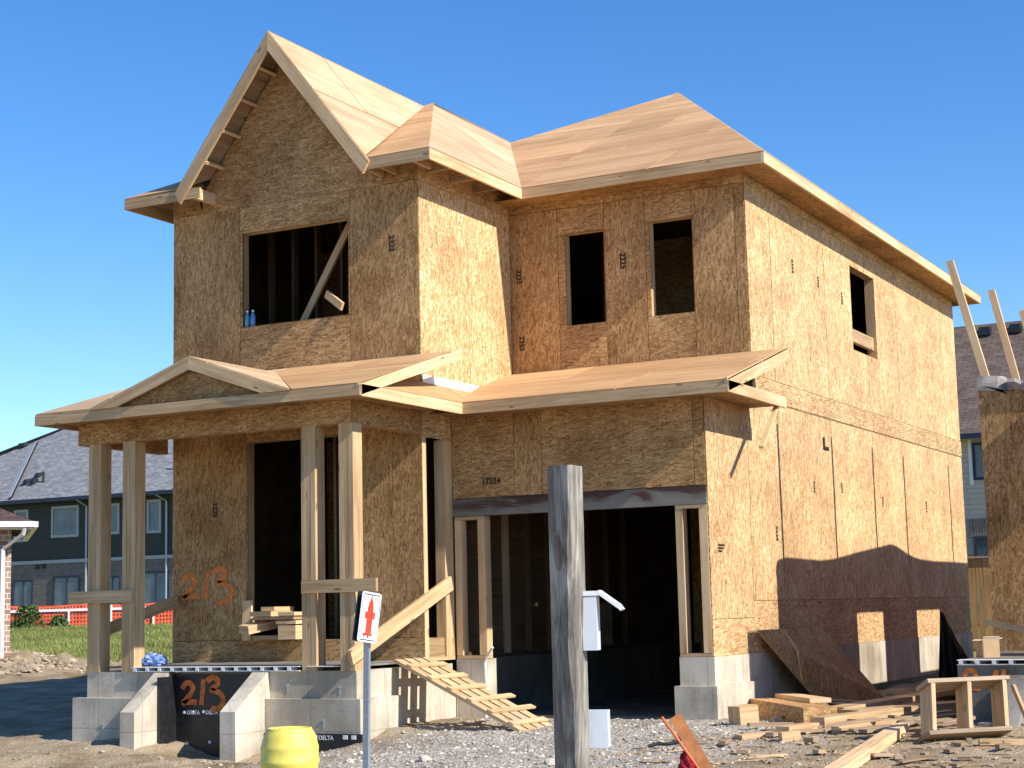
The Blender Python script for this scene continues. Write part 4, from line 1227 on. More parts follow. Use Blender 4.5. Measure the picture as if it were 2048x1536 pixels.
# wooden utility post with boxes
def make_post_mat():
    m, n, l, b = mat_new("weathered_grey_timber", 0.85, 0.2)
    tc = n.new("ShaderNodeTexCoord"); o = tc.outputs["Object"]
    g = noise(n, l, mapping(n, l, o, (55, 55, 2.5)), 1.0, 5, 0.7, 0.4)
    s = noise(n, l, mapping(n, l, o, (14, 14, 2.5)), 1.0, 5, 0.6, 0.8)
    a = mathn(n, l, 'ADD', mathn(n, l, 'MULTIPLY', g.outputs[0], 0.5), mathn(n, l, 'MULTIPLY', s.outputs[0], 0.5))
    r = ramp(n, [(0.32, (0.06, 0.05, 0.04)), (0.47, (0.20, 0.18, 0.155)), (0.62, (0.42, 0.385, 0.325))])
    l.new(a, r.inputs[0]); 
    v = n.new("ShaderNodeTexVoronoi"); v.inputs["Scale"].default_value = 1.0
    l.new(mapping(n, l, o, (8, 8, 2.2)), v.inputs["Vector"])
    k = mathn(n, l, 'MULTIPLY', mathn(n, l, 'LESS_THAN', v.outputs["Distance"], 0.20), 0.55)
    l.new(mixc(n, l, k, r.outputs[0], (0.10, 0.055, 0.035)), b.inputs["Base Color"])
    bump(n, l, b, a, 0.7, 0.01)
    return m
POSTM = make_post_mat()
pb = (6.775, -9.93, 0.0)
pb = (6.79, -9.95, gz(6.79, -9.95))
up_ = thing("utility_post", pb, "weathered grey square timber post with white boxes", "post")
mb = MB()
# square timber with a wany right edge: section follows height
n_seg = 60
top = Vector((6.858, -10.10, 1.945)); bot = Vector((6.772, -9.93, -0.4))
ex = Vector((0.9987, -0.05, 0)).normalized(); ey = Vector((-ex.y, ex.x, 0))
rings = []
for i in range(n_seg + 1):
    t = i / n_seg
    c = bot.lerp(top, t)
    wan = 0.012 + 0.016 * max(0, math.sin(2.2 + 7.5 * t)) + random.uniform(-0.002, 0.002) + 0.012 * math.exp(-((t - 0.62) / 0.06) ** 2)
    hw, hd = 0.061 + random.uniform(-.0006, .0006), 0.061
    pts = [(-hw, -hd), (hw - wan, -hd), (hw - wan * 0.35, -hd + wan * 0.5), (hw, -hd + wan * 1.1), (hw, hd), (-hw, hd)]
    rings.append([c + ex * a + ey * b for a, b in pts])
for i in range(n_seg):
    for k in range(6):
        j = (k + 1) % 6
        mb.face([rings[i][k], rings[i][j], rings[i + 1][j], rings[i + 1][k]])
mb.face(rings[-1]); mb.face(rings[0][::-1])
mb.build("timber", POSTM, up_)
exb = Vector((0.95, 0.31, 0)).normalized(); eyb = Vector((-exb.y, exb.x, 0))
# upper box with raised lid, mounted on the far right side
q = Vector((6.862, -9.90, 1.07))
mb = MB()
c = Vector((6.905, -9.955, 1.205))
mb.obox(c, Vector((0, 0, 0.128)), exb * 0.034, eyb * 0.06); bx = mb.build("meter_box", BOXGREY, up_)
mb = MB()
mb.obox(c + Vector((0, 0, 0.139)) + exb * 0.002, exb * 0.040, eyb * 0.065, Vector((0, 0, 0.011)))
h0 = c + exb * 0.041 + Vector((0, 0, 0.146)); h1 = h0 + exb * 0.098 + Vector((0, 0, -0.072))
mb.board(h0, h1, eyb, 0.13, 0.018)
mb.board(h1, h1 + exb * 0.012 + Vector((0, 0, -0.016)), eyb, 0.115, 0.014)
mb.build("box_lid", WHITE, bx)
c = Vector((6.878, -9.86, 0.705))
mb = MB(); mb.obox(c, Vector((0, 0, 0.086)), exb * 0.054, eyb * 0.05); mb.build("junction_box", BOXGREY, up_)
# yellow barrel
bc = (1.46, -4.78, gz(1.46, -4.78) - 0.03)
yb = thing("plastic_barrel", bc, "yellow plastic barrel standing on the gravel near the step walls", "barrel")
mb = MB()
mb.lathe([(0.20, 0.0), (0.232, 0.02), (0.252, 0.10), (0.252, 0.28), (0.262, 0.295), (0.262, 0.325), (0.252, 0.34), (0.256, 0.42), (0.256, 0.44), (0.250, 0.455), (0.240, 0.50), (0.222, 0.55), (0.205, 0.575), (0.198, 0.585), (0.196, 0.60), (0.186, 0.602), (0.178, 0.575), (0.0, 0.57)], bc, 48)
mb.build("drum", BARREL, yb, smooth=True)
for dx in (-0.10, 0.09):
    mb = MB(); mb.lathe([(0.03, 0.57), (0.03, 0.595), (0.022, 0.598)], (bc[0] + dx, bc[1] + 0.03, bc[2]), 14); mb.build("bung_cap", BARREL, yb)

# orange barricade board with red cloth
sh_ = thing("orange_shovel", (6.12, -6.83, gz(6.12, -6.83)), "orange tool with a grey blade and orange handle leaning by red cloth", "tool")
mb = MB()
p0 = Vector((6.165, -6.80, 0.20)); p1 = Vector((5.965, -6.95, 0.56))
mb.tube([p0 + (p0 - p1) * 1.2, p0, p1], 0.010, 8); mb.build("handle", ORANGE_PLASTIC, sh_, smooth=True)
mb = MB()
bl0 = Vector((6.035, -6.90, 0.565)); bl1 = Vector((6.215, -6.77, 0.18))
mb.board(bl0, bl1 + (bl1 - bl0) * 0.7, Vector((0.8, 0.5, 0.25)), 0.085, 0.012); mb.build("blade", make_plain("orange_grey_blade", (0.40, 0.16, 0.06), 0.5, 7, 0.5), sh_)
mb = MB(); mb.tube([Vector((6.06, -6.87, 0.40)), Vector((5.99, -6.92, 0.385)), Vector((5.93, -6.95, 0.39)), Vector((5.88, -6.99, 0.375))], 0.012, 8); mb.build("grip", SIGN_BLACK, sh_)
crumple("red_cloth", (6.08, -6.83, 0.08), (0.055, 0.05, 0.14), RED_CLOTH, "dark red cloth bundle hanging on the orange tool", "cloth", seed=9)

# ---- lumber debris on the right
G2n = "lumber pieces lying in front of the garage pier"
def gb(x0, y0, x1, y1, w, h, mat, label, lift=0.0, lift1=None, side=None, tint=None):
    z0 = gz(x0, y0) + h / 2 + lift; z1 = gz(x1, y1) + h / 2 + (lift if lift1 is None else lift1)
    d = Vector((x1 - x0, y1 - y0, 0)); sd = Vector((-d.y, d.x, 0)) if side is None else Vector(side)
    return loose_board((x0, y0, z0), (x1, y1, z1), sd, w, h, mat, label, group=G2n, tint=tint)
gb(3.80, 0.08, 3.93, 0.30, 0.20, 0.20, LUMBER, "short pale cut block standing beside the concrete garage pier", tint=.6)
gb(3.55, 1.75, 4.80, -0.05, 0.36, 0.20, OSB_DARK, "thick strand board box section lying behind the cut block", tint=.75)
gb(3.75, 1.9, 4.55, 0.75, 0.24, 0.05, LUMBER, "pale plank lying on the strand board box", lift=0.20, tint=.6)
gb(4.38, -1.36, 4.66, -1.10, 0.20, 0.05, LUMBER, "small pale offcut flat on the dirt in front of the block", tint=.8)
gb(4.78, -1.20, 5.10, 0.40, 0.15, 0.10, LUMBER, "pale beam offcut lying in front of the strand board box", tint=.7)
gb(4.95, -0.62, 5.32, 1.3, 0.16, 0.10, LUMBER_OLD, "dull plank lying behind the pale beam", lift=0.03, tint=.6)
gb(5.22, -0.90, 5.75, 1.6, 0.09, 0.07, LUMBER_OLD, "weathered stud lying closest to the stud frame", tint=.4)
gb(4.86, -1.50, 5.00, -1.36, 0.08, 0.09, LUMBER, "tiny pale block at the front edge of the lumber", tint=.8)
gb(6.10, -3.98, 5.84, -0.75, 0.14, 0.09, LUMBER, "long pale beam pointing toward the viewer before the stud frame", lift=0.0, tint=.8)
gb(4.55, 1.2, 5.3, 4.2, 0.25, 0.06, LUMBER_OLD, "grey plank in the shaded side yard behind the strand board box", lift=0.05, tint=.3)
gb(4.85, 0.75, 5.75, 2.6, 0.30, 0.08, LUMBER_OLD, "wide grey plank in shade between the box section and the stud frame", lift=0.05, tint=.35)
# stud frame lying on its side
sf = thing("stud_frame", (6.6, -1.4, gz(6.6, -1.4)), "small brown wooden crate-like frame with three upright slats", "frame")
z0 = gz(6.5, -1.45)
fx = Vector((0.66, 0.75, 0)).normalized(); fy = Vector((-fx.y, fx.x, 0))
o_ = Vector((6.36, -1.62, z0))
tl = Vector((0.06, 0.02, 0))   # leans back
upF = Vector((0, 0, math.cos(R(24)))) + fy * math.sin(R(24)); dpF = fy * math.cos(R(24)) - Vector((0, 0, math.sin(R(24))))
def F(a, b, z): return o_ + Vector((0, 0, 0.09)) + fx * (a + 0.30 * z) + dpF * b + upF * z
FR_M = DARKWOOD
mb = MB(); mb.board(F(0.0, 0.16, 0.04), F(0.92, 0.16, 0.04), dpF, 0.22, 0.04, 0.3); mb.build("bottom_rail", FR_M, sf)
mb = MB(); mb.board(F(0.0, 0.16, 0.54), F(0.92, 0.16, 0.54), dpF, 0.22, 0.04, 0.4); mb.build("top_rail", FR_M, sf)
for a, tn in ((0.06, 0.8), (0.46, 0.8), (0.86, 0.8)):
    mb = MB(); mb.board(F(a, 0.16, 0.062), F(a, 0.16, 0.518), dpF, 0.215, 0.042, tn); mb.build("slat", LUMBER_OLD, sf)  # same wood as the rails, coloured paler for sun on the edges
loose_board(F(1.10, 0.02, 0.02) , F(0.95, 0.05, 0.46), (0.2, 1, 0), 0.06, 0.03, LUMBER_OLD, "thin weathered stick propped against the stud frame", tint=.5)
loose_board((6.80, -1.72, gz(6.8, -1.7) + 0.03), (7.35, -1.5, gz(7.3, -1.5) + 0.03), (0, 1, 0), 0.10, 0.045, LUMBER, "pale offcut on the dirt at the right below the stud frame", group=G2n, tint=.8)
gb(6.45, -2.9, 7.2, -2.75, 0.03, 0.015, LUMBER_OLD, "thin broken lath on the dirt at the far right front", tint=.6)
gb(5.0, -2.6, 5.25, -2.45, 0.06, 0.02, LUMBER, "white splinter of wood on the gravel by the drive", tint=.9)
# black tarp draped in the side yard
mb = MB()
nu, nv_ = 26, 14
base = Vector((5.10, 4.45, 0))
grid = []
for i in range(nu + 1):
    row = []
    for j in range(nv_ + 1):
        u = i / nu; v = j / nv_
        top_h = 1.02 * (1 - 0.45 * max(0, u - 0.35) / 0.65)
        zz = 0.10 + top_h * v
        spread = (1 - v) ** 1.2
        x = 4.96 + u * (0.10 + 0.45 * (1 - v) ** 0.55)
        y = 4.5 - 0.25 * spread + 0.07 * math.sin(u * 26) * (0.4 + 0.6 * spread) - 0.02 * math.sin(u * 60 + v * 5)
        row.append((x, y, zz))
    grid.append(row)
for i in range(nu):
    for j in range(nv_):
        mb.face([grid[i][j], grid[i + 1][j], grid[i + 1][j + 1], grid[i][j + 1]])
        g_ = [grid[i][j], grid[i + 1][j], grid[i + 1][j + 1], grid[i][j + 1]]
        mb.face([(p[0], p[1] + 0.35 - 0.32 * (p[2] / 1.1), p[2]) for p in g_][::-1])
tag(mb.build("black_tarp", TARP, smooth=True), "black tarp hanging in folds in the gap beside the neighbouring foundation", "tarp")

# ==================================================================== NEIGHBOUR UNDER CONSTRUCTION
NX, NY = 6.04, 2.6
N = thing("neighbour_house", (9.0, 8.0, 0.0), "single-storey strand board shell under construction at the right edge", "house")
mb = MB()
wall_sheets(mb, (0, NY, 0), (1, 0, 0), (0, -1, 0), [(NX, 6.30, 0.68, 3.68, 'v', 0.45), (6.30, 7.2, 0.68, 3.68, 'v', 0.5)], [], gap=0.0)
wall_sheets(mb, (0, 1.32, 0), (1, 0, 0), (0, -1, 0), [(7.2, 8.42, 0.6, 3.88, 'v', 0.5), (8.42, 9.64, 0.6, 3.88, 'v', 0.5), (9.64, 12.0, 0.6, 3.88, 'v', 0.5)], [(8.8, 9.6, 0.9, 3.1)], gap=0.0)
wall_sheets(mb, (7.2, 0, 0), (0, 1, 0), (-1, 0, 0), [(1.333, 2.40, 0.6, 3.88, 'v', 0.5), (2.40, 2.588, 2.70, 3.88, 'v', 0.5)], [])  # unseen wall; its gap and upper strip are shaped to pass and block sunlight
mb.build("front_wall", [OSB_DARK, BLACK], N)
ops_n = [(5.95, 7.28, 2.14, 3.17), (9.2, 10.67, 2.19, 3.17)]
mb = MB()
wall_sheets(mb, (NX, 0, 0), (0, 1, 0), (-1, 0, 0), [(NY + 0.013, 5.0, 0.68, 3.68, 'v'), (5.0, 8.0, 0.68, 3.68, 'v'), (8.0, 11.0, 0.68, 3.68, 'v'), (11.0, 14.2, 0.68, 3.68, 'v')], ops_n, gap=0.0)
mb.build("side_wall", [OSB_DARK, BLACK], N)
mb = MB()
mb.box(NX, NX + 0.2, NY, 14.2, -0.3, 0.68); mb.box(NX + 0.2, 12, NY, NY + 0.2, -0.3, 0.68); mb.build("foundation", CONC, N)
mb = MB(); mb.box(NX + 0.2, 12, NY + 0.2, 14.2, 0.55, 0.67); mb.build("floor", LUMBER_OLD, N)
for k in range(18):
    y = NY + 0.1 + k * 0.66
    if any(a - 0.05 < y < b + 0.02 for a, b, _, _ in ops_n): continue
    mb = MB(); mb.box(NX + 0.013, NX + 0.10, y, y + 0.038, 0.70, 3.66); mb.build("stud", LUMBER, N)
mb = MB(); mb.box(NX, NX + 0.10, NY + 0.012, 14.2, 3.682, 3.72); mb.build("top_plate", LUMBER, N)
# house wrap draped over the top of the walls (its outline throws the wavy shadow)
mb = MB()
ys = [2.585, 2.60, 2.66, 3.0, 3.6, 4.4, 5.0, 5.6, 6.2, 6.9, 7.5, 7.9, 8.3, 8.8, 9.3, 9.7, 10.5, 11.5, 12.9, 14.2]
zs = [3.74, 3.78, 3.87, 3.91, 3.90, 3.885, 3.92, 3.985, 4.04, 4.10, 4.155, 4.195, 4.15, 4.06, 4.01, 3.985, 3.965, 3.975, 3.975, 3.97]
prof = []
for y, zt in zip(ys, zs):
    jz = random.uniform(-.006, .006)
    prof.append([(NX - 0.02, y, 3.69), (NX - 0.015, y, zt - 0.02 + jz), (NX + 0.05, y, zt + jz), (NX + 0.22, y, zt - 0.02), (NX + 0.34, y, zt - 0.12), (NX + 0.35, y, 3.66)])
for i in range(len(prof) - 1):
    for k in range(5):
        mb.face([prof[i][k], prof[i][k + 1], prof[i + 1][k + 1], prof[i + 1][k]])
mb.face(prof[0][::-1]); mb.face(prof[-1])
xs = [NX + 0.34 + 0.08 * k for k in range(11)]
pr2 = []
for k, x in enumerate(xs):
    zt = 3.80 + 0.02 * math.sin(k * 2.3) + random.uniform(-.012, .012)
    pr2.append([(x, NY - 0.03, 3.66 + 0.02 * math.sin(k * 1.7)), (x, NY - 0.06, zt - 0.05), (x, NY - 0.02, zt), (x, NY + 0.3, zt - 0.02)])
for i in range(len(pr2) - 1):
    for k in range(3):
        mb.face([pr2[i + 1][k], pr2[i][k], pr2[i][k + 1], pr2[i + 1][k + 1]][::-1])
mb.build("house_wrap", WRAP, N)
for y, zb_, zt_ in ((2.90, 3.70, 5.33), (5.17, 3.72, 5.33), (7.17, 3.72, 5.35), (8.90, 3.72, 5.33), (11.84, 3.72, 5.36)):
    mb = MB(); mb.board((6.11 if y < 3 else 6.055, y, zb_), (5.72, y + 0.02, zt_), (0, 1, 0), 0.055, 0.09, 0.8); mb.build("brace_board", LUMBER, N)
# neighbour's porch foundation
mb = MB()
mb.box(6.10, 9.5, 0.55, 0.75, -0.4, 0.60); mb.box(6.10, 6.30, 0.75, NY, -0.4, 0.60)
fnd = mb.build("porch_foundation", CONC_DARK, N)
def m214(pts): return [(6.15 + a * 0.44, 0.30 + b * 0.26) for a, b in pts]
mb = MB(); stroke(mb, m214([(0.02, 0.72), (0.14, 0.95), (0.30, 0.85), (0.26, 0.55), (0.12, 0.30), (0.40, 0.26)]), 0.05, 0.55); mb.build("spray_digit", PAINT_ORANGE, fnd)
mb = MB(); stroke(mb, m214([(0.52, 0.70), (0.62, 0.25)]), 0.03, 0.55); mb.build("spray_digit", PAINT_ORANGE, fnd)
mb = MB(); stroke(mb, m214([(0.80, 0.95), (0.74, 0.55), (0.98, 0.52)]), 0.05, 0.55); stroke(mb, m214([(0.96, 0.98), (0.90, 0.10)]), 0.045, 0.55, 0.006); mb.build("spray_digit", PAINT_ORANGE, fnd)
mb = MB(); mb.box(6.15, 9.5, 0.70, NY, 0.64, 0.66); mb.build("porch_floor", CONC_DARK, N)
mb = MB(); x = 6.12; mb.box(6.10, 9.5, 0.53, 0.70, 0.601, 0.609); mb.box(6.10, 9.5, 0.53, 0.70, 0.648, 0.655)
while x < 9.4:
    mb.box(x, x + 0.04, 0.528, 0.69, 0.609, 0.648); x += 0.17
mb.build("deck_edge", WHITE_TRIM, N)
mb = MB(); mb.box(6.4, 9.5, 0.0, 0.55, -0.4, 0.05); mb.prism([(6.62, 0.55, 0.5), (6.62, -0.6, -0.3), (6.62, 0.55, -0.3)], (0.2, 0, 0)); mb.build("step_wall", CONC_DARK, N)
# cardboard box on the neighbour's porch
cb = thing("cardboard_box", (6.02, 2.40, 0.66), "open brown cardboard box with pale flaps on the neighbouring porch", "box")
cbo = Vector((6.30, 1.1, 0.66))
cb.location = cbo; ORIG[cb.name] = tuple(cbo)
mb = MB()
w_, d__, h_ = 0.095, 0.075, 0.19
bxax = Vector((0.75, 0.66, 0)).normalized(); byax = Vector((-bxax.y, bxax.x, 0))
cc = cbo + Vector((0, 0, h_ / 2))
for s_ in (-1, 1):
    mb.obox(cc + bxax * s_ * w_, Vector((0, 0, h_ / 2)), byax * d__, bxax * 0.003); mb.obox(cc + byax * s_ * d__, Vector((0, 0, h_ / 2)), bxax * (w_ - 0.004), byax * 0.003)
mb.obox(cbo + Vector((0, 0, 0.004)), bxax * (w_ - 0.004), byax * (d__ - 0.004), Vector((0, 0, 0.003)))
mb.build("carton", CARD, cb)
for s_ in (-1, 1):
    mb = MB(); a = cc + bxax * s_ * w_ + Vector((0, 0, h_ / 2)); mb.board(a, a + bxax * s_ * 0.05 + Vector((0, 0, 0.012 * s_)), byax, 2 * d__, 0.004); mb.build("flap", CARD_PALE, cb)
mb = MB(); a = cc - byax * d__ + Vector((0, 0, h_ / 2)); mb.board(a, a - byax * 0.02 + Vector((0, 0, 0.03)), bxax, 2 * w_, 0.004); mb.build("flap", CARD_PALE, cb)
loose_board((6.02, 2.25, 1.02), (6.75, 2.38, 0.86), (0, 0, 1), 0.06, 0.04, LUMBER, "pale stick slanting past the neighbouring wall above the cardboard box", tint=.85)

# ==================================================================== BACKGROUND
# wooden fence behind the yard
wf = thing("wooden_fence", (3.0, 18.4, gz(3, 18.4)), "brown vertical board privacy fence behind the side yard", "fence")
fd = Vector((1, 0.10, 0)).normalized()
mb = MB(); mb.board(Vector((1.2, 18.22, 0.75)), Vector((6.5, 18.75, 0.75)), (0, 0, 1), 0.09, 0.04); mb.board(Vector((1.2, 18.22, 1.9)), Vector((6.5, 18.75, 1.9)), (0, 0, 1), 0.09, 0.04); mb.build("rail", FENCEWOOD, wf)
k = 0
x = 1.2
while x < 6.4:
    y = 18.18 + (x - 1.2) * 0.1
    mb = MB(); mb.board((x, y, gz(x, y) + 0.02), (x, y, 2.10 + random.uniform(-.01, .015)), fd, 0.138, 0.018); mb.build("fence_board", FENCEWOOD, wf); x += 0.15
mb = MB(); mb.board((1.2, 18.16, 2.14), (6.5, 18.69, 2.14), fd.cross(Vector((0, 0, 1))), 0.10, 0.035); mb.build("cap_rail", FENCEWOOD, wf)

def window(par, x0, x1, z0, z1, y, fm, gm, t=0.08, mull=None):
    mb = MB()
    mb.box(x0, x0 + t, y - 0.05, y + 0.02, z0, z1); mb.box(x1 - t, x1, y - 0.05, y + 0.02, z0, z1)
    mb.box(x0 + t, x1 - t, y - 0.05, y + 0.02, z0, z0 + t); mb.box(x0 + t, x1 - t, y - 0.05, y + 0.02, z1 - t, z1)
    if mull: mb.box(mull, mull + 0.05, y - 0.045, y + 0.02, z0 + t, z1 - t)
    f = mb.build("window", fm, par)
    mb = MB(); mb.box(x0 + t, x1 - t, y - 0.015, y + 0.01, z0 + t, z1 - t); mb.build("pane", gm, f)
    return f

# house behind on the right
RHY = 28.2
rh = thing("background_house", (2.0, 31.0, 1.0), "grey sided two-storey house with a brown roof seen behind the wooden fence", "house")
mb = MB(); mb.wallbox(-5, 9, RHY, 36.0, 3.40, 5.70); mb.build("upper_wall", SIDING_GREY, rh)
mb = MB(); mb.wallbox(-5, 9, RHY - 0.03, 36.0, 0.6, 3.399); mb.build("lower_wall", BRICK_GREY, rh)
mb = MB()
def roof_quad(mb, pts, u, v):
    o = Vector(pts[0]); u = Vector(u).normalized(); v = Vector(v).normalized()
    q = [Vector(p) for p in pts]
    mb.face(q, [((p - o).dot(u), (p - o).dot(v)) for p in q])
ry, rz = 32.75, 9.32
roof_quad(mb, [(-5.5, 27.8, 5.62), (9.5, 27.8, 5.62), (9.5, ry, rz), (-5.5, ry, rz)], (1, 0, 0), (0, ry - 27.8, rz - 5.62))
roof_quad(mb, [(9.5, 37.7, 5.62), (-5.5, 37.7, 5.62), (-5.5, ry, rz), (9.5, ry, rz)], (1, 0, 0), (0, ry - 37.7, rz - 5.62))
mb.face([(-5.0, 28.2, 5.7), (-5.0, 36, 5.7), (-5.0, ry, rz - 0.2)]); mb.face([(9, 28.2, 5.7), (9, ry, rz - 0.2), (9, 36, 5.7)])
rf = mb.build("roof", SHINGLE_BROWN, rh)
for x in (-0.15, 0.72):
    mb = MB(); y = 32.3; z = rz - 0.33; mb.prism([(x - 0.2, y - 0.25, z - 0.10), (x + 0.2, y - 0.25, z - 0.10), (x + 0.14, y - 0.15, z + 0.16), (x - 0.14, y - 0.15, z + 0.16)], (0, 0.35, 0.05)); mb.build("roof_vent", SIGN_BLACK, rf)
mb = MB(); mb.box(-5.5, 9.5, 27.72, 27.82, 5.50, 5.64); mb.build("gutter", DARK_FRAME, rh)
mb = MB(); mb.box(-5.5, 9.5, 27.83, 28.2, 5.50, 5.56); mb.build("soffit", GREYFRAME, rh)
window(rh, 0.18, 1.15, 4.42, 5.42, RHY, DARK_FRAME, CURTAIN_GLASS, 0.07)
window(rh, 0.10, 1.9, 1.6, 2.92, RHY - 0.03, DARK_FRAME, GLASS, 0.08)
mb = MB(); mb.box(0.08, 0.18, RHY - 0.02, RHY - 0.002, 4.30, 5.50); mb.build("corner_trim", WHITE_TRIM, rh)
mb = MB(); mb.box(0.0, 1.9, RHY - 0.06, RHY - 0.032, 2.93, 3.38); mb.build("window_header", BRICK_BROWN, rh)

# dark townhouse row on the left
TY = 36.226
th_ = thing("townhouse_row", (-38, 41, 1.1), "dark grey two-storey townhouse row with grey shingle roof behind the orange fence", "house")
mb = MB(); mb.wallbox(-56, -27, TY, 46, 3.72, 6.32); mb.build("upper_wall", SIDING_DARK, th_)
mb = MB(); mb.wallbox(-56, -27, TY - 0.02, 46, 0.8, 3.66); mb.build("lower_wall", BRICK_BROWN, th_)
mb = MB(); mb.box(-56, -27, TY - 0.07, TY - 0.001, 3.661, 3.80); mb.build("belt_course", GREYFRAME, th_)
mb = MB()
ridge_z = 11.3
def rp_(x, z): return (x, 35.8 + (z - 6.35) / 0.62, z)
roof_quad(mb, [rp_(-52.0, 6.35), rp_(-26.5, 6.35), rp_(-26.5, ridge_z), rp_(-42.7, ridge_z), rp_(-44.46, 10.10), rp_(-46.46, 8.83)], (1, 0, 0), (0, 1, 0.62))
rfl = [rp_(-42.7, ridge_z), rp_(-44.46, 10.10), rp_(-46.46, 8.83), rp_(-52.0, 6.35)]
mb.face([rfl[0], (-42.7, 52, 10.8), (-52, 55, 6.35), rfl[3]][::-1])
tr = mb.build("roof", SHINGLE_GREY, th_)
# valley to the projecting wing at the left
def rpo(x, z, o=0.05):
    p = rp_(x, z); return (p[0], p[1] - o * 0.53, p[2] + o * 0.85)
mb = MB(); mb.board(rpo(-42.10, 6.42), rpo(-45.15, 9.33), (1, 0, 0.4), 0.34, 0.03); mb.build("valley_flashing", GREYFRAME, tr)
mb = MB(); mb.board(rpo(-41.86, 6.42, 0.09), rpo(-44.93, 9.33, 0.09), (1, 0, 0.4), 0.10, 0.05); mb.build("valley_edge", SIGN_BLACK, tr)
for x, z in ((-45.7, 9.22), (-44.2, 10.15), (-42.2, 7.15), (-41.75, 7.12), (-42.0, 7.45)):
    p = rpo(x, z, 0.12); mb = MB(); s_ = 0.22 if z > 9 else 0.10
    mb.prism([(p[0] - s_, p[1] - 0.1, p[2] - 0.08), (p[0] + s_, p[1] - 0.1, p[2] - 0.08), (p[0] + s_ * 0.7, p[1], p[2] + 0.10), (p[0] - s_ * 0.7, p[1], p[2] + 0.10)], (0, 0.3, 0.05)); mb.build("roof_vent", SIGN_BLACK, tr)
for x, z in ((-41.3, 7.2), (-34.3, 7.35)):
    p = rpo(x, z, 0.0); mb = MB(); mb.tube([p, (p[0], p[1], p[2] + 0.45)], 0.05, 10); mb.build("vent_pipe", SIGN_BLACK, tr)
mb = MB(); mb.box(-56, -26.5, 35.66, 35.79, 6.20, 6.36); mb.build("gutter", DARK_FRAME, th_)
mb = MB(); mb.box(-56, -26.5, 35.8, TY, 6.20, 6.26); mb.build("soffit", DARK_FRAME, th_)
mb = MB(); mb.tube([(-38.1, 35.72, 6.22), (-37.95, TY - 0.06, 5.95), (-37.95, TY - 0.06, 1.7)], 0.045, 8); mb.build("downspout", GALV, th_)
mb = MB(); mb.tube([(-33.95, 35.72, 6.22), (-33.75, TY - 0.06, 5.95), (-33.75, TY - 0.06, 1.7)], 0.045, 8); mb.build("downspout", GALV, th_)
for w_ in ((-42.0, -41.2, 4.62, 5.98), (-39.9, -38.40, 4.72, 6.03), (-36.95, -36.22, 4.74, 6.0), (-34.78, -34.05, 4.70, 6.05), (-31.9, -30.6, 4.72, 6.0)):
    window(th_, *w_, TY, GREYFRAME, CURTAIN_GLASS if w_[0] in (-39.9, -34.78) else GLASS, 0.10)
for w_ in ((-42.0, -40.85, 1.5, 3.02), (-39.75, -38.30, 1.2, 3.12), (-35.05, -33.6, 1.4, 3.16), (-37.0, -36.1, 1.6, 3.05)):
    window(th_, *w_, TY - 0.02, DARK_FRAME, CURTAIN_GLASS, 0.08, (w_[0] + w_[1]) / 2)
for x in (-40.65, -40.30):
    mb = MB(); mb.box(x - 0.09, x + 0.09, TY - 0.09, TY - 0.022, 3.46, 3.64); mb.build("wall_vent", SIGN_BLACK, th_)

# brick house at far left, turned on its corner plot
bo = Vector((-15.49, 9.07, 0.0)); be = Vector((0.697, 0.717, 0)); bw = Vector((-0.717, 0.697, 0))
bh = thing("brick_house", tuple(bo + Vector((-2, 1, 0.4))), "small brick house with white gutter and downspout at the left edge", "house")
def BQ(a, b, z): return bo + be * a + bw * b + Vector((0, 0, z))
def bbox(mb, a0, a1, b0, b1, z0, z1):
    mb.obox(BQ((a0 + a1) / 2, (b0 + b1) / 2, (z0 + z1) / 2), be * (a1 - a0) / 2, bw * (b1 - b0) / 2, Vector((0, 0, (z1 - z0) / 2)))
mb = MB()
W4 = [(-5.0, 0), (0.0, 0), (0.0, 5.5), (-5.0, 5.5)]
for k in range(4):
    (a0, b0), (a1, b1) = W4[k], W4[(k + 1) % 4]
    L_ = math.hypot(a1 - a0, b1 - b0)
    mb.face([BQ(a0, b0, 0), BQ(a1, b1, 0), BQ(a1, b1, 3.2), BQ(a0, b0, 3.2)], [(0, 0), (L_, 0), (L_, 3.2), (0, 3.2)])
mb.build("brick_wall", BRICK_RED, bh)
mb = MB()
roof_quad(mb, [BQ(-5.5, -0.45, 3.34), BQ(0.42, -0.45, 3.34), BQ(-2.5, 2.75, 4.75), BQ(-5.5, 2.75, 4.75)], be, bw * 3.2 + Vector((0, 0, 1.41)))
roof_quad(mb, [BQ(0.42, -0.45, 3.34), BQ(0.42, 5.95, 3.34), BQ(-2.5, 2.75, 4.75)], bw, -be * 2.9 + Vector((0, 0, 1.41)))
roof_quad(mb, [BQ(0.42, 5.95, 3.34), BQ(-5.5, 5.95, 3.34), BQ(-5.5, 2.75, 4.75), BQ(-2.5, 2.75, 4.75)], -be, -bw * 3.2 + Vector((0, 0, 1.41)))
mb.build("roof", SHINGLE_RED, bh)
mb = MB(); bbox(mb, -5.5, 0.44, -0.56, -0.45, 3.22, 3.335); bbox(mb, 0.421, 0.52, -0.449, 5.95, 3.22, 3.335); mb.build("gutter", WHITE_TRIM, bh)
mb = MB(); bbox(mb, -5.5, 0.42, -0.449, 0.0, 3.19, 3.215); mb.build("soffit", WHITE_TRIM, bh)
mb = MB(); mb.tube([BQ(0.25, -0.50, 3.22), BQ(0.22, -0.42, 3.08), BQ(-0.17, -0.06, 2.78), BQ(-0.17, -0.06, 0.5)], 0.05, 8); mb.build("downspout", WHITE_TRIM, bh)

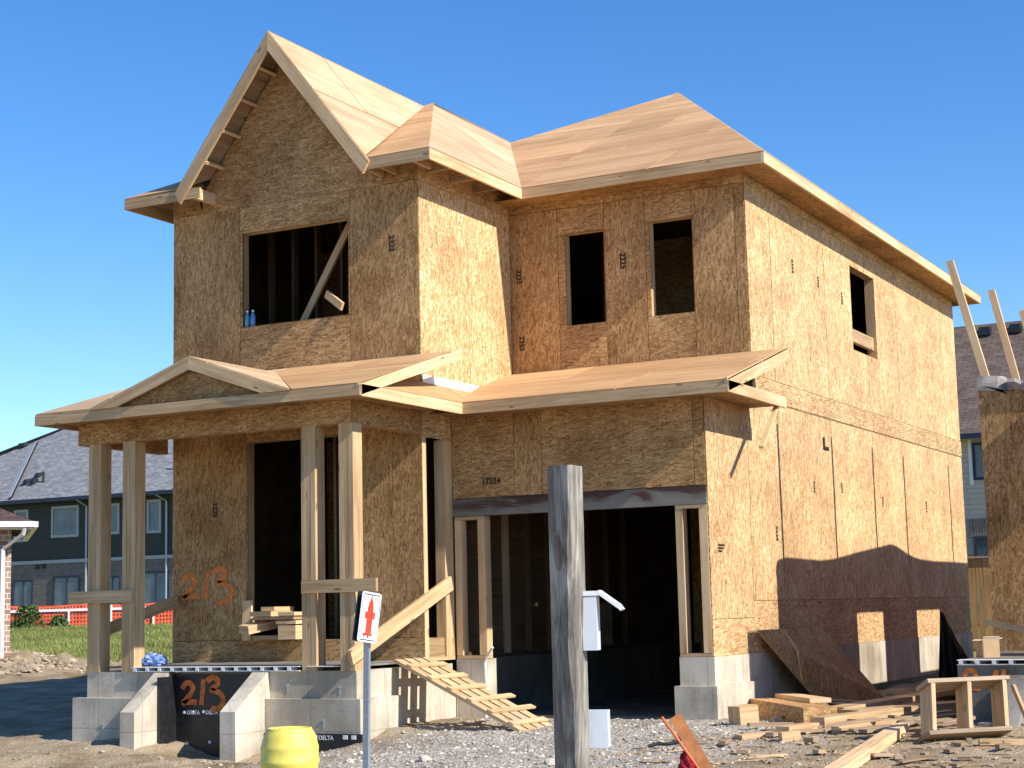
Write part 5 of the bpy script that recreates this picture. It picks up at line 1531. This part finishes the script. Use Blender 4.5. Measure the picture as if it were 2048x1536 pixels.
# orange safety fence
sfz = thing("safety_fence", (-33.0, 30.6, 1.05), "orange plastic safety fence with white rail along the lawn", "fence")
p0 = Vector((-42.0, 25.6, 0)); p1 = Vector((-26.0, 34.2, 0))
dv = (p1 - p0); Lf = dv.length; dv.normalize()
nf = Vector((-dv.y, dv.x, 0))
mb = MB()
for k in range(7):
    z = 1.0 + k * 0.135
    pts = [p0 + dv * (Lf * i / 40) + Vector((0, 0, z + 0.04 * math.sin(i * 0.9))) for i in range(41)]
    for i in range(40):
        mb.board(pts[i], pts[i + 1], (0, 0, 1), 0.055, 0.006, random.random())
for k in range(150):
    c = p0 + dv * (Lf * k / 150)
    mb.board(c + Vector((0, 0, 0.98)), c + Vector((0, 0, 1.84)), dv, 0.06, 0.007, random.random())
mb.build("netting", ORANGE_NET, sfz)
mb = MB(); mb.board(p0 - nf * 0.05 + Vector((0, 0, 1.62)), p1 - nf * 0.05 + Vector((0, 0, 1.70)), (0, 0, 1), 0.09, 0.04); mb.build("rail", WHITE_TRIM, sfz)
for k in range(12):
    c = p0 + dv * (0.5 + k * 1.55) - nf * 0.08
    mb = MB(); mb.board(c + Vector((0, 0, 0.9)), c + Vector((0, 0, 1.62 + 0.2 * (k % 3 == 1))), dv, 0.06, 0.05); mb.build("post", WHITE_TRIM, sfz)

# shrubs before the fence
def shrub(c, r, h, n, label, seed):
    rg = np.random.default_rng(seed)
    t = thing("shrub", c, label, "shrub", "shrubs along the safety fence")
    mb = MB()
    for i in range(n):
        a = rg.uniform(0, 6.28); b_ = rg.uniform(0, 1) ** 0.6
        hh = rg.uniform(0, 1)
        p = Vector((c[0] + r * b_ * math.cos(a) * (1 - 0.6 * hh), c[1] + r * b_ * math.sin(a) * (1 - 0.6 * hh), c[2] + h * hh))
        s_ = rg.uniform(0.04, 0.11)
        d1_ = Vector(rg.normal(size=3)).normalized(); d2_ = d1_.cross(Vector(rg.normal(size=3))).normalized()
        mb.face([p - d1_ * s_, p + d2_ * s_ * 0.5, p + d1_ * s_, p - d2_ * s_ * 0.5], None, float(rg.uniform(0, 1)))
    mb.build("foliage", LEAF, t)
    mb = MB()
    for i in range(5):
        a = rg.uniform(0, 6.28)
        mb.tube([(c[0], c[1], c[2]), (c[0] + r * 0.4 * math.cos(a), c[1] + r * 0.4 * math.sin(a), c[2] + h * 0.8)], 0.015, 5)
    mb.build("stem", FENCEWOOD, t)
shrub((-34.2, 29.0, 1.0), 0.75, 0.85, 700, "leafy green shrub in front of the safety fence near the brick house", 1)
shrub((-33.3, 29.6, 1.0), 0.5, 0.45, 350, "low green shrub beside the taller shrub at the fence", 2)
shrub((-31.0, 30.4, 1.0), 0.5, 0.3, 260, "low tuft of weeds at the fence seen between the porch posts", 3)

# ---- stuff: grass, gravel, clods
def tri_cloud(name, P, size, mat, label, cat, upright=False, tall=1.0):
    n = len(P)
    a = rng.uniform(0, 6.28, n)
    if upright:
        dx = np.cos(a)[:, None] * np.array([[1, 0, 0]]) + np.sin(a)[:, None] * np.array([[0, 1, 0]])
        lean = rng.normal(0, 0.3, (n, 2))
        v0 = P - dx * size[:, None] * 0.12; v1 = P + dx * size[:, None] * 0.12
        v2 = P + np.concatenate([lean * size[:, None], (size * tall)[:, None]], 1)
        V = np.stack([v0, v1, v2], 1).reshape(-1, 3)
        Fc = np.arange(n * 3).reshape(n, 3)
        per = 1
    else:
        ang = np.arange(6) * math.pi / 3
        tpl = np.concatenate([np.stack([np.cos(ang), np.sin(ang), np.zeros(6)], 1), np.stack([0.72 * np.cos(ang + 0.4), 0.72 * np.sin(ang + 0.4), np.full(6, 0.5)], 1), [[0.05, 0.0, 0.72]]])
        fc = []
        for k in range(6):
            k2 = (k + 1) % 6
            fc += [[k, k2, 6 + k], [k2, 6 + k2, 6 + k], [6 + k, 6 + k2, 12]]
        fc = np.array(fc)
        ca, sa = np.cos(a), np.sin(a)
        T = tpl[None] * (size[:, None, None]) * rng.uniform(0.62, 1.22, (n, 13, 3))
        X = T[..., 0] * ca[:, None] - T[..., 1] * sa[:, None]; Y = T[..., 0] * sa[:, None] + T[..., 1] * ca[:, None]
        V = (np.stack([X, Y, T[..., 2]], -1) + P[:, None, :]).reshape(-1, 3)
        Fc = (fc[None] + (np.arange(n) * 13)[:, None, None]).reshape(-1, 3)
        per = 18
    me = bpy.data.meshes.new(name)
    me.from_pydata(V.tolist(), [], Fc.tolist())
    me.materials.append(mat)
    at = me.attributes.new("tint", 'FLOAT', 'FACE')
    at.data.foreach_set("value", np.repeat(rng.uniform(0, 1, n), per).astype(np.float32))
    o = bpy.data.objects.new(name, me); scene.collection.objects.link(o)
    return tag(o, label, cat, kind="stuff")
# grass
n = 60000
w = rng.uniform(37.5, 63, n); lt = rng.uniform(-24, -9, n) * w / 50
gxp = CAMXY[0] + w * -0.468 + lt * 0.884; gyp = CAMXY[1] + w * 0.884 + lt * 0.468
P = np.stack([gxp, gyp, terrain(gxp, gyp) - 0.01], 1)
sel = gxp < -4.3
tri_cloud("lawn_grass", P[sel], rng.uniform(0.04, 0.13, sel.sum()), GRASSM, "long green grass on the lawn behind the porch", "grass", True)
n = 16000
x = rng.uniform(-1.5, 7.2, n); y = -7.5 + 8.3 * rng.uniform(0, 1, n)
keep = rng.uniform(0, 1, n) < np.clip(1.9 - np.abs(x - 2.6) / 1.5, 0.12, 1)
x, y = x[keep], y[keep]
out = ~(((x < 0.2) & (y > -2.2)) | ((y > 0.55) & (x > 2.8)) | ((x < 0.5) & (y > 0.4)))
x, y = x[out], y[out]
P = np.stack([x, y, terrain(x, y) - 0.002], 1)
tri_cloud("gravel_stones", P, np.exp(rng.normal(-4.35, 0.45, len(x))), STONE, "loose grey gravel scattered over the drive", "gravel")
cx, cy = [], []
for mx, my, h, s in MOUNDS:
    k = int(260 * s * (4 if mx < -10 else 0.7)); cx.append(rng.normal(mx, s * 0.9, k)); cy.append(rng.normal(my, s * 0.9, k))
x = np.concatenate(cx + [rng.uniform(-5, 8, 900)]); y = np.concatenate(cy + [rng.uniform(-6, -2.2, 900)])
bad = ((x > -4.1) & (x < 0.3) & (y > -2.3) & (y < 13.3)) | ((x > -4) & (x < 3.5) & (y > 0.5) & (y < 13.3)) | (x > 6)
x, y = x[~bad], y[~bad]
P = np.stack([x, y, terrain(x, y) - 0.004], 1)
sz = np.minimum(np.exp(rng.normal(-4.1, 0.5, len(x))), 0.035) * np.where(x < -10, 3.0, 1.0)
tri_cloud("dirt_clods", P, sz, CLOD, "clods and rubble strewn on the dirt heaps", "rubble")

n = 420
x = rng.uniform(3.2, 7.3, n); y = rng.uniform(-4.6, -0.9, n)
mb = MB()
for i in range(n):
    a = rng.uniform(0, 3.14); L_ = float(np.exp(rng.normal(-3.1, 0.6)))
    d = Vector((math.cos(a), math.sin(a), 0)); z = gz(x[i], y[i]) + 0.008
    mb.obox((x[i], y[i], z), d * L_, Vector((-d.y, d.x, 0)) * 0.008, Vector((0, 0, 0.004)))
o = mb.build("wood_splinters", LUMBER_OLD, origin=(5, -3, 0)); tag(o, "wood splinters and lath scraps strewn over the dirt at the right", "splinters", kind="stuff")

mb = MB()
for i in range(112):
    if i < 88: x = rng.uniform(4.2, 6.2); y = rng.uniform(-1.2, 4.0)
    else: x = rng.uniform(3.9, 7.2); y = rng.uniform(-3.2, -1.2)
    a = rng.uniform(0.6, 2.0) if rng.uniform() < 0.7 else rng.uniform(0, 3.14)
    L_ = float(np.exp(rng.normal(-1.25 if i < 88 else -2.7, 0.45))); w_ = float(rng.uniform(0.02, 0.06)); h_ = float(rng.uniform(0.006, 0.02))
    d = Vector((math.cos(a), math.sin(a), rng.normal(0, 0.06))).normalized(); sd_ = Vector((-d.y, d.x, 0)).normalized()
    mb.obox((x, y, gz(x, y) + h_ + 0.01 + abs(d.z) * L_), d * L_, sd_ * w_, d.cross(sd_) * h_)
o = mb.build("scrap_lumber", DARKWOOD, origin=(5, 0, 0)); tag(o, "litter of board ends and lath between the side wall and the crate-like frame", "scrap wood", kind="stuff")
